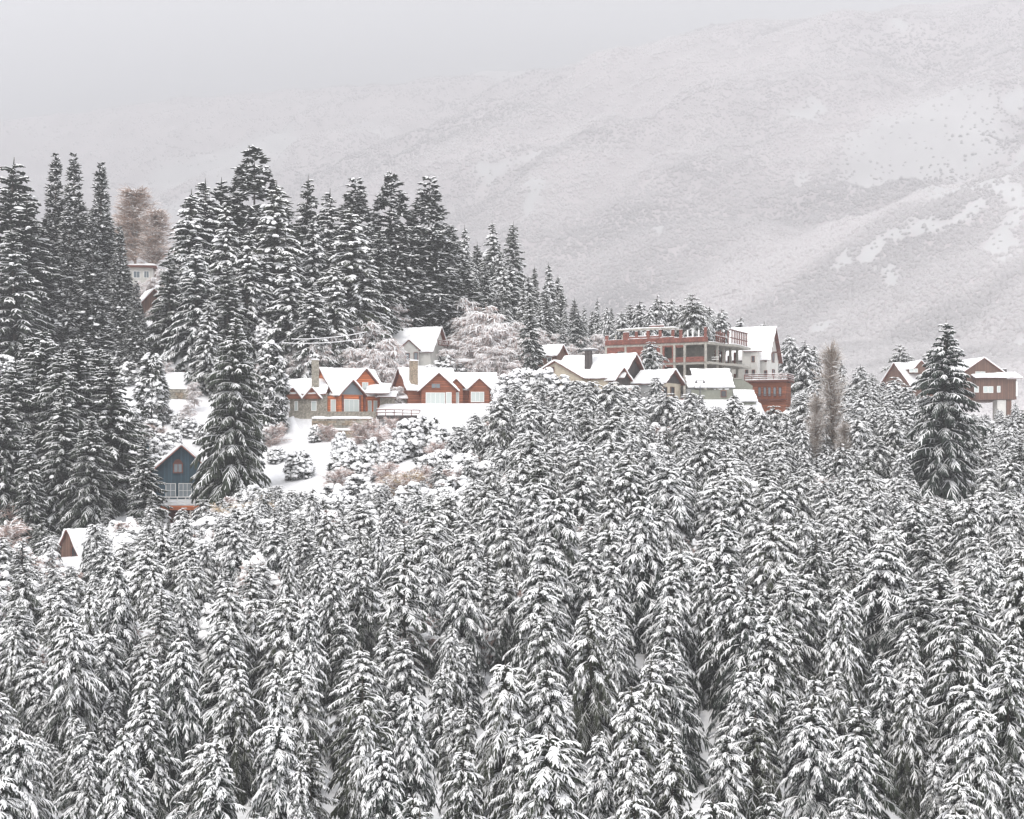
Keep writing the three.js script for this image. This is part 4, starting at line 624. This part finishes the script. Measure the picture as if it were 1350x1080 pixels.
for (const [x, y, d, v, sx, leaf] of [[616, 297, 440, 1, 0.7, 0], [653, 291, 436, 0, 0.75, 0], [673, 293, 446, 2, 0.75, 0], [640, 345, 378, 2, 0.75, 1], [700, 388, 326, 2, 0.8, 1], [726, 345, 430, 1, 0.75, 0], [705, 350, 440, 2, 0.6, 0], [745, 400, 400, 0, 0.6, 0], [764, 408, 346, 3, 0.7, 3], [788, 392, 420, 1, 0.6, 0], [690, 372, 400, 1, 0.8, 2], [665, 352, 390, 0, 0.7, 0], [628, 345, 396, 1, 0.7, 3], [605, 330, 420, 0, 0.8, 0], [684, 335, 450, 1, 0.7, 0], [718, 372, 420, 0, 0.8, 1], [738, 378, 440, 2, 0.7, 0], [770, 402, 430, 1, 0.7, 0], [656, 385, 372, 2, 0.9, 1], [806, 404, 440, 2, 0.6, 0], [712, 400, 360, 1, 0.9, 0], [742, 425, 352, 0, 0.9, 3], [698, 362, 430, 0, 0.9, 0], [632, 318, 446, 2, 0.9, 0], [662, 330, 426, 1, 0.9, 2], [735, 362, 452, 0, 0.8, 0], [756, 392, 446, 2, 0.8, 0], [780, 408, 436, 0, 0.9, 2], [722, 386, 400, 2, 0.9, 1], [676, 345, 410, 0, 0.9, 3], [648, 362, 392, 1, 0.9, 2]])
  tree('hazy_spruce', 'crown', SPRUCE, v, x, y, d, sx * 1.25, M.needle[leaf], M.bark, 'spruce paled by haze behind the village', 'tree', 'spruces on the shoulder of the hill');
for (const [x, y, d, v] of [[820, 410, 400, 0], [845, 396, 404, 3], [866, 388, 398, 5], [886, 394, 406, 1], [912, 389, 400, 2], [925, 398, 410, 6], [952, 407, 412, 3], [1008, 424, 420, 0], [800, 405, 402, 1], [832, 402, 410, 2], [1040, 440, 372, 3], [1062, 448, 366, 5], [1076, 455, 380, 1], [1134, 480, 372, 0], [1150, 492, 366, 2], [1028, 452, 380, 6], [1110, 474, 384, 4], [1165, 500, 380, 5], [1178, 528, 372, 0], [1192, 534, 362, 2], [1208, 540, 368, 3], [1172, 545, 350, 6], [1300, 548, 382, 1], [1316, 538, 388, 3], [1284, 545, 376, 6], [1330, 545, 380, 0], [1268, 540, 390, 2], [1190, 525, 392, 5], [1215, 522, 396, 9], [1190, 455, 445, 2], [1222, 462, 450, 0], [1338, 530, 380, 3], [1320, 540, 372, 1], [936, 404, 420, 4], [975, 418, 416, 1], [898, 402, 412, 6], [856, 406, 396, 4]])
  tree('ridge_fir', 'crown', FIR, v, x, y, d, 1.15, M.needle[v % 4], M.bark, 'small frosted fir behind the houses', 'tree', 'small firs on the ridge', Math.max(7, (HY - y) * d / F - ground(x, d).y));
tree('snowy_fir', 'crown', FIR, 6, 858, 450, 306, 1.5, M.needle[3], M.bark, 'small bushy fir against the brick building', 'tree', null, 7.6);
tree('poplar', 'bare', [POPLAR], 0, 1098, 462, 252, 0.85, M.twigBrown, M.bark, 'bare brown poplar, tall and narrow', 'tree', 'bare brown poplars');
tree('poplar', 'bare', [POPLAR], 0, 1074, 525, 248, 0.9, M.twigBrown, M.bark, 'lower bare brown poplar beside the tall one', 'tree', 'bare brown poplars');
tree('poplar', 'bare', [POPLAR], 0, 1112, 560, 246, 1.0, M.twigBrown, M.bark, 'lowest bare brown poplar leaning on the tall one', 'tree', 'bare brown poplars');
for (const [x, y, d, v, H] of [[178, 244, 392, 0, 19], [204, 272, 388, 1, 15], [164, 275, 394, 1, 14]]) tree('larch', 'bare', LARCH, v, x, y, d, 1.35, M.twigTan, M.barkPale, 'leafless tan larch above the flat-roofed house', 'tree', 'tan larches', H);
for (const [x, y, d, v, H] of [[440, 428, 322, 0, 10], [490, 455, 314, 2, 8], [525, 470, 320, 1, 7], [410, 462, 316, 0, 6], [388, 470, 318, 2, 6], [590, 455, 336, 1, 7], [634, 462, 326, 2, 6], [668, 455, 332, 1, 8], [700, 448, 340, 2, 7], [240, 452, 332, 1, 6], [222, 470, 318, 0, 5], [256, 500, 306, 2, 4.5], [246, 528, 296, 1, 4], [212, 525, 300, 2, 4], [345, 470, 304, 0, 5], [524, 505, 302, 1, 4.5], [660, 492, 306, 0, 4.5], [560, 420, 368, 2, 8], [430, 410, 340, 1, 10], [600, 395, 372, 1, 10], [684, 420, 360, 2, 8], [712, 428, 350, 1, 7], [738, 432, 354, 0, 7], [768, 440, 346, 2, 6], [790, 436, 356, 1, 6], [752, 450, 340, 0, 5], [694, 436, 346, 0, 8], [626, 408, 356, 2, 10], [482, 415, 326, 1, 12], [512, 440, 318, 2, 10.5], [468, 452, 316, 1, 9], [505, 475, 312, 0, 8], [500, 430, 330, 2, 11], [455, 415, 330, 2, 12], [425, 445, 318, 1, 9], [620, 385, 362, 1, 12], [648, 425, 334, 2, 10], [600, 440, 344, 0, 8], [680, 470, 318, 0, 6], [545, 402, 362, 1, 10], [610, 412, 352, 2, 10], [640, 395, 348, 0, 13], [664, 418, 340, 1, 11], [625, 440, 338, 2, 8], [655, 450, 330, 0, 7], [676, 440, 336, 2, 9], [375, 425, 326, 2, 10], [398, 445, 320, 1, 8], [575, 415, 364, 0, 9], [690, 460, 326, 1, 6], [212, 350, 384, 1, 8], [186, 366, 380, 0, 6], [200, 362, 376, 2, 7], [176, 374, 372, 1, 6], [205, 400, 366, 2, 7], [228, 420, 352, 0, 6], [520, 395, 350, 2, 8]])
  tree('frosted_birch', 'bare', BIRCH, v, x, y, d, 1.1, M.twigPink, M.barkPale, 'leafless pinkish birch under frost', 'tree', 'frosted birches among the houses', H);
for (const [x, y, d, v, H, k, m] of [[532, 622, 250, 0, 4.2, 'ochre leafless bush on the snow slope', 'straw'], [548, 632, 246, 1, 3.6, 'ochre leafless bush on the snow slope', 'twigTan'], [516, 628, 252, 1, 3.4, 'ochre leafless bush on the snow slope', 'twigPink'], [334, 660, 244, 0, 4.5, 'straw-coloured bush under the big spruce', 'straw'], [20, 660, 236, 1, 5.4, 'pinkish leafless bush among the spruces', 'twigPink'], [8, 690, 232, 0, 4.6, 'pinkish leafless bush among the spruces', 'twigPink'], [475, 560, 284, 0, 3.0, 'pale frosted bush by the terrace wall', 'twigPink'], [520, 552, 284, 1, 3.0, 'pale frosted bush by the deck', 'twigPink'], [445, 618, 254, 0, 3.2, 'pinkish bush on the open snow', 'twigPink'], [508, 612, 256, 1, 3.6, 'pinkish bush on the open snow', 'twigPink'], [556, 618, 252, 0, 3.8, 'pinkish bush on the open snow', 'twigPink'], [574, 584, 268, 1, 3.0, 'pinkish bush on the open snow', 'twigPink'], [360, 560, 282, 0, 3.4, 'pinkish bush beside the rounded cypress', 'twigPink'], [206, 560, 288, 1, 3.0, 'pinkish bush above the blue house', 'twigPink'], [300, 668, 240, 1, 3.6, 'straw-coloured bush under the big spruce', 'straw'], [107, 650, 238, 0, 4, 'straw-coloured bush bent over the hut', 'straw'], [1240, 662, 224, 1, 4.0, 'pinkish bush under the solitary spruce', 'twigPink'], [1262, 668, 222, 0, 4.0, 'pinkish bush under the solitary spruce', 'twigPink'], [490, 555, 286, 0, 3.6, 'pale frosted bush by the terrace wall', 'twigPink'], [505, 570, 280, 1, 3.4, 'pale frosted bush by the terrace wall', 'twigPink'], [432, 560, 284, 1, 2.8, 'pale frosted bush by the terrace wall', 'twigPink'], [268, 672, 246, 1, 2.8, 'reddish bush beside the blue house', 'twigPink'], [833, 512, 291, 1, 2.4, 'pinkish bush before the dark chalet', 'twigPink']])
  tree('leafless_bush', 'bare', BRUSH, v, x, y, stand(x, y, H, 215, d + 25, d), 1.1, M[m], M.barkPale, k, 'bush', 'leafless bushes', H);
for (const [x, y, d, v, H, sx] of [[538, 556, 277, 0, 5.4, 1.0], [562, 552, 279, 1, 5.2, 1.0], [580, 566, 276, 2, 4.0, 1.0], [455, 596, 262, 1, 4.6, 1.15], [478, 602, 260, 2, 3.8, 1.1], [396, 596, 264, 0, 4.0, 1.0], [416, 562, 278, 1, 2.6, 0.9], [448, 572, 276, 2, 3.4, 0.8], [462, 582, 270, 1, 3.2, 0.8], [640, 560, 280, 2, 3.4, 1.1], [612, 580, 270, 0, 3.6, 1.1], [670, 498, 298, 2, 5.2, 1.1], [690, 490, 300, 0, 6.0, 1.15], [715, 492, 298, 1, 6.0, 1.2], [660, 520, 294, 0, 3.6, 1.0], [736, 498, 296, 2, 5.2, 1.2], [760, 506, 294, 0, 4.4, 1.2], [676, 528, 288, 1, 4.0, 1.1], [700, 520, 290, 2, 4.4, 1.1], [586, 470, 318, 1, 3.6, 1.2], [606, 480, 314, 2, 2.8, 1.4], [568, 482, 314, 0, 2.6, 1.2], [632, 488, 312, 0, 2.4, 1.2], [345, 556, 282, 2, 3.6, 1.2], [330, 572, 278, 0, 3.4, 1.2], [200, 555, 288, 0, 3.6, 1.0], [215, 575, 276, 2, 4.4, 1.1], [205, 590, 270, 1, 3.2, 1.0], [228, 570, 280, 1, 3.4, 1.0], [182, 612, 250, 0, 3.4, 1.1], [170, 640, 240, 2, 3.6, 1.1], [188, 655, 236, 1, 3.2, 1.1], [250, 552, 290, 2, 3.0, 1.1], [236, 545, 294, 0, 2.6, 1.0], [268, 560, 284, 1, 3.2, 1.0], [222, 540, 296, 1, 2.4, 1.0], [5, 470, 300, 0, 3.4, 1.2], [30, 476, 300, 2, 3.2, 1.2], [170, 480, 298, 1, 4.0, 1.1], [120, 470, 306, 2, 3.4, 1.2], [246, 440, 330, 0, 4.4, 1.0], [365, 590, 262, 0, 2.4, 1.3], [440, 640, 246, 0, 3.4, 1.2], [350, 428, 322, 2, 3.6, 1.1], [1205, 600, 262, 0, 3.2, 1.2], [1320, 575, 330, 1, 3.0, 1.2], [395, 470, 312, 0, 3.4, 1.2], [375, 480, 306, 2, 3.2, 1.0], [500, 605, 258, 1, 3.0, 1.1], [470, 628, 248, 0, 3.4, 1.2], [492, 640, 243, 2, 3.2, 1.2], [560, 604, 258, 1, 4.2, 1.1], [584, 596, 262, 0, 4.4, 1.1], [596, 622, 252, 2, 3.8, 1.2], [570, 648, 242, 1, 3.4, 1.2], [606, 562, 280, 1, 3.0, 1.0], [626, 548, 286, 2, 2.6, 1.0], [318, 625, 252, 2, 3.2, 1.0], [488, 580, 270, 1, 3.4, 0.9], [512, 582, 270, 0, 3.2, 0.9], [520, 590, 264, 2, 2.4, 1.1], [650, 475, 322, 2, 3.0, 1.2]])
  tree('snowy_shrub', 'crown', SHRUB, v, x, y, stand(x, y, H, 215, d + 25, d), sx, M.needle[(v + 1) % 4], M.bark, 'rounded evergreen shrub heaped with snow', 'shrub', 'evergreen shrubs heaped with snow', H);

// ---------------------------------------------------------------- the young fir plantation below the houses
const forestEdge = (px) => { const K = [[-150, 222], [60, 224], [190, 232], [320, 238], [400, 230], [470, 227], [540, 228], [590, 244], [640, 268], [690, 288], [780, 290], [860, 289], [885, 288], [900, 277], [1030, 280], [1060, 304], [1110, 322], [1150, 326], [1200, 312], [1290, 300], [1350, 322], [1500, 322]]; let k = 0; while (k < K.length - 2 && px > K[k + 1][0]) k++; return lerp(K[k][1], K[k + 1][1], clamp((px - K[k][0]) / (K[k + 1][0] - K[k][0]), 0, 1)); };
const firs = [], gridMap = new Map(), key = (x, z) => Math.floor(x / 5) + ',' + Math.floor(z / 5);
function far(x, z, r) { for (let i = -1; i <= 1; i++) for (let j = -1; j <= 1; j++) for (const q of gridMap.get(key(x + i * 5, z + j * 5)) ?? []) if ((q[0] - x) ** 2 + (q[1] - z) ** 2 < r * r) return false; return true; }
function putFir(x, z, H, v, sx) { if (-z < 135 && (v === 6 || v === 2)) v = v === 6 ? 3 : 9; firs.push({ x, z, H, v, sx: v === 4 ? sx * 0.78 : sx, d: -z }); const k = key(x, z); if (!gridMap.has(k)) gridMap.set(k, []); gridMap.get(k).push([x, z]); }
// trees whose tips can be made out one by one
for (const [x, y, H, v] of [[1258, 795, 15, 7], [95, 815, 13, 0], [236, 835, 13, 3], [365, 880, 12, 1], [612, 745, 12, 0], [665, 868, 13, 2], [780, 790, 13, 5], [716, 755, 12, 2], [790, 962, 11, 1], [832, 978, 11, 3], [886, 962, 11, 5], [962, 965, 10, 0], [1076, 930, 12, 0], [1132, 960, 11, 6], [985, 770, 13, 5], [1110, 772, 13, 1], [1162, 862, 11, 3], [1200, 882, 11, 3], [28, 960, 12, 2], [400, 1008, 10, 4], [290, 985, 11, 5], [196, 860, 12, 6], [480, 930, 12, 4], [545, 905, 12, 1], [720, 880, 12, 0], [880, 752, 12, 6], [930, 735, 12, 3], [1040, 760, 12, 2], [440, 745, 12, 3], [300, 770, 12, 0], [120, 775, 12, 1], [30, 745, 11, 2], [560, 700, 11, 6], [820, 690, 11, 4], [1000, 670, 11, 0], [1180, 690, 12, 1], [1300, 720, 12, 3], [1225, 700, 11, 2], [700, 660, 11, 0], [640, 640, 10, 6], [500, 690, 10, 1], [380, 715, 11, 4], [1330, 850, 13, 5], [1290, 930, 12, 2], [610, 985, 11, 6], [160, 960, 12, 1]]) {
  for (let d = 90; d < 300; d += 1) { const p = ground(x, d); if ((HY - y) * d / F < p.y + H) { putFir(p.x, p.z, H, v, 0.95); break; } }
}
const RF = rng(991);
for (let k = 0; k < 40000; k++) {
  const px = -130 + 1610 * RF(), d = Math.sqrt(lerp(92 * 92, 352 * 352, RF())), e = forestEdge(px); if (d > e) continue;
  const x = (px - CX) * d / F, z = -d, u = sstep(e - 105, e, d), gr = fbm(x * 0.05 + 11, z * 0.05, 3), sp = lerp(4.55, 3.8, sstep(120, 210, d)) - 0.9 * u + 1.8 * gr; if (!far(x, z, sp)) continue;
  if (Math.hypot(px - 1098, (d - 252) * 3) < 16 || Math.hypot(px - 1250, (d - 238) * 3) < 46 || Math.hypot(px - 98, (d - 232) * 4) < 30 || (px > 205 && px < 290 && d > 226) || (px > 68 && px < 126 && d > 201)) continue;
  const young = 0.75 + 0.25 * RF() + 0.2 * fbm(x * 0.03 + 5, z * 0.03, 3);
  putFir(x, z, lerp(11.2, px > 1040 ? 8.6 : px > 660 ? 7.2 : 5.8, u) * young * (0.74 + 0.5 * RF() + 0.5 * gr), (d > 175 ? [0, 1, 6, 3, 9, 5, 6, 8, 9, 9, 3, 9, 6, 1, 6, 5, 9, 6, 7] : [0, 1, 2, 3, 4, 5, 6, 8, 9, 0, 3, 9, 1, 8, 0, 5, 4, 3, 7])[Math.floor(RF() * 19)], lerp(0.92, 1.08, sstep(120, 220, d)) + 0.36 * RF() + 0.15 * u);
}
{ // in the frame: tip or middle of the tree inside the picture
  const seen = firs.filter((f) => { const gy = groundAt(f.x, f.z), px = CX + F * f.x / f.d, ty = HY - F * (gy + f.H) / f.d; return px > -45 && px < 1395 && ty < 1075; }), out = firs.filter((f) => !seen.includes(f));
  seen.sort((a, b) => b.H / b.d * b.sx - a.H / a.d * a.sx);
  const rest = [...seen.slice(300), ...out];
  
  const looks = ['broad fir with drooping branches', 'narrow snow-laden fir with hanging branches', 'open fir with lightly snowed branches', 'fir with pads of snow on its branch ends', 'slender fir with steeply hanging branches', 'fir loaded with thick snow pads', 'wide bushy fir under even snow', 'thin fir with its trunk showing', 'dark fir with little snow on it', 'blunt-topped fir thick with snow'];
  seen.slice(0, 300).forEach((f, k) => { const y = groundAt(f.x, f.z) - 0.15; plant('fir_tree', 'crown', FIR[f.v], M.needle[k % 4], M.bark, new THREE.Vector3(f.x, y, f.z), f.H / 12, hash(k, 9) * 6.28, placed(looks[f.v], new THREE.Vector3(f.x, y + f.H, f.z)), 'tree', 'young firs of the plantation', f.sx); });
  const g = new THREE.Group(); g.name = 'fir_wood'; tag(g, 'dense mass of smaller snowy firs higher up the plantation', 'wood', null, 'stuff'); scene.add(g);
  const m4 = new THREE.Matrix4(), q = new THREE.Quaternion(), Y = new THREE.Vector3(0, 1, 0);
  FIR.forEach((v, n) => { const mine = rest.filter((f) => f.v === n); if (!mine.length) return; for (const [nm, geo, m] of [['trunk', v.trunk, M.bark], ['crown', v.needle, M.needle[n % 4]], ['snow', v.snow, M.snow]]) { const im = new THREE.InstancedMesh(geo, m, mine.length); mine.forEach((f, k) => { q.setFromAxisAngle(Y, hash(k, n) * 6.28); const s = f.H / 12; m4.compose(new THREE.Vector3(f.x, groundAt(f.x, f.z) - 0.15, f.z), q, new THREE.Vector3(s * f.sx, s, s * f.sx)); im.setMatrixAt(k, m4); }); im.name = nm; im.userData = { kind: 'stuff' }; im.castShadow = im.receiveShadow = true; g.add(im); } });
}
{ // low frosted growth filling the gaps of the upper plantation
  const g = new THREE.Group(); g.name = 'frosted_undergrowth'; tag(g, 'low frosted undergrowth filling the gaps between the upper firs', 'undergrowth', null, 'stuff'); scene.add(g);
  const RU = rng(515), m4 = new THREE.Matrix4(), q = new THREE.Quaternion(), Y = new THREE.Vector3(0, 1, 0), lists = SHRUB.map(() => []);
  for (let k = 0; k < 2400; k++) { const px = -40 + 1430 * RU(), d = lerp(165, 330, RU()); if (d > forestEdge(px) - 2 || (px > 62 && px < 136 && d > 200) || (px > 205 && px < 290 && d > 222)) continue; const x = (px - CX) * d / F, z = -d, s = (2.4 + 2.8 * RU()) / 3.4; if (!far(x, z, 1.1)) continue; lists[k % 3].push([x, z, s]); }
  lists.forEach((l, n) => { for (const [nm, geo, m] of [['stem', SHRUB[n].trunk, M.bark], ['foliage', SHRUB[n].needle, n === 1 ? M.twigPink : M.needle[n]], ['snow', SHRUB[n].snow, M.snow]]) { const im = new THREE.InstancedMesh(geo, m, l.length); l.forEach(([x, z, s], k) => { q.setFromAxisAngle(Y, hash(k, n + 5) * 6.28); m4.compose(new THREE.Vector3(x, groundAt(x, z) - 0.2, z), q, new THREE.Vector3(s, s, s)); im.setMatrixAt(k, m4); }); im.name = nm; im.userData = { kind: 'stuff' }; im.castShadow = im.receiveShadow = true; g.add(im); } });
}
// ---------------------------------------------------------------- overhead cables with snow on them
for (const [a, b, label] of [[[384, 447.5, 306], [484, 438, 308], 'upper snow-covered cable strung before the birches'], [[372, 452.5, 305], [478, 447, 307], 'lower snow-covered cable strung before the birches']]) {
  const A = at(...a), C = at(...b), pts = [...Array(13)].map((_, k) => A.clone().lerp(C, k / 12).add(V3(0, -1.6 * (k / 12) * (1 - k / 12), 0)));
  const o = thing('overhead_cable', label, 'cable', A); part(o, 'wire', new THREE.TubeGeometry(new THREE.CatmullRomCurve3(pts.map((p) => p.clone().sub(A))), 24, 0.035, 5), B.metal); part(o, 'snow', new THREE.TubeGeometry(new THREE.CatmullRomCurve3(pts.map((p) => p.clone().sub(A).add(V3(0, 0.07, 0)))), 24, 0.07, 6), M.snow);
}
renderer.render(scene, camera);
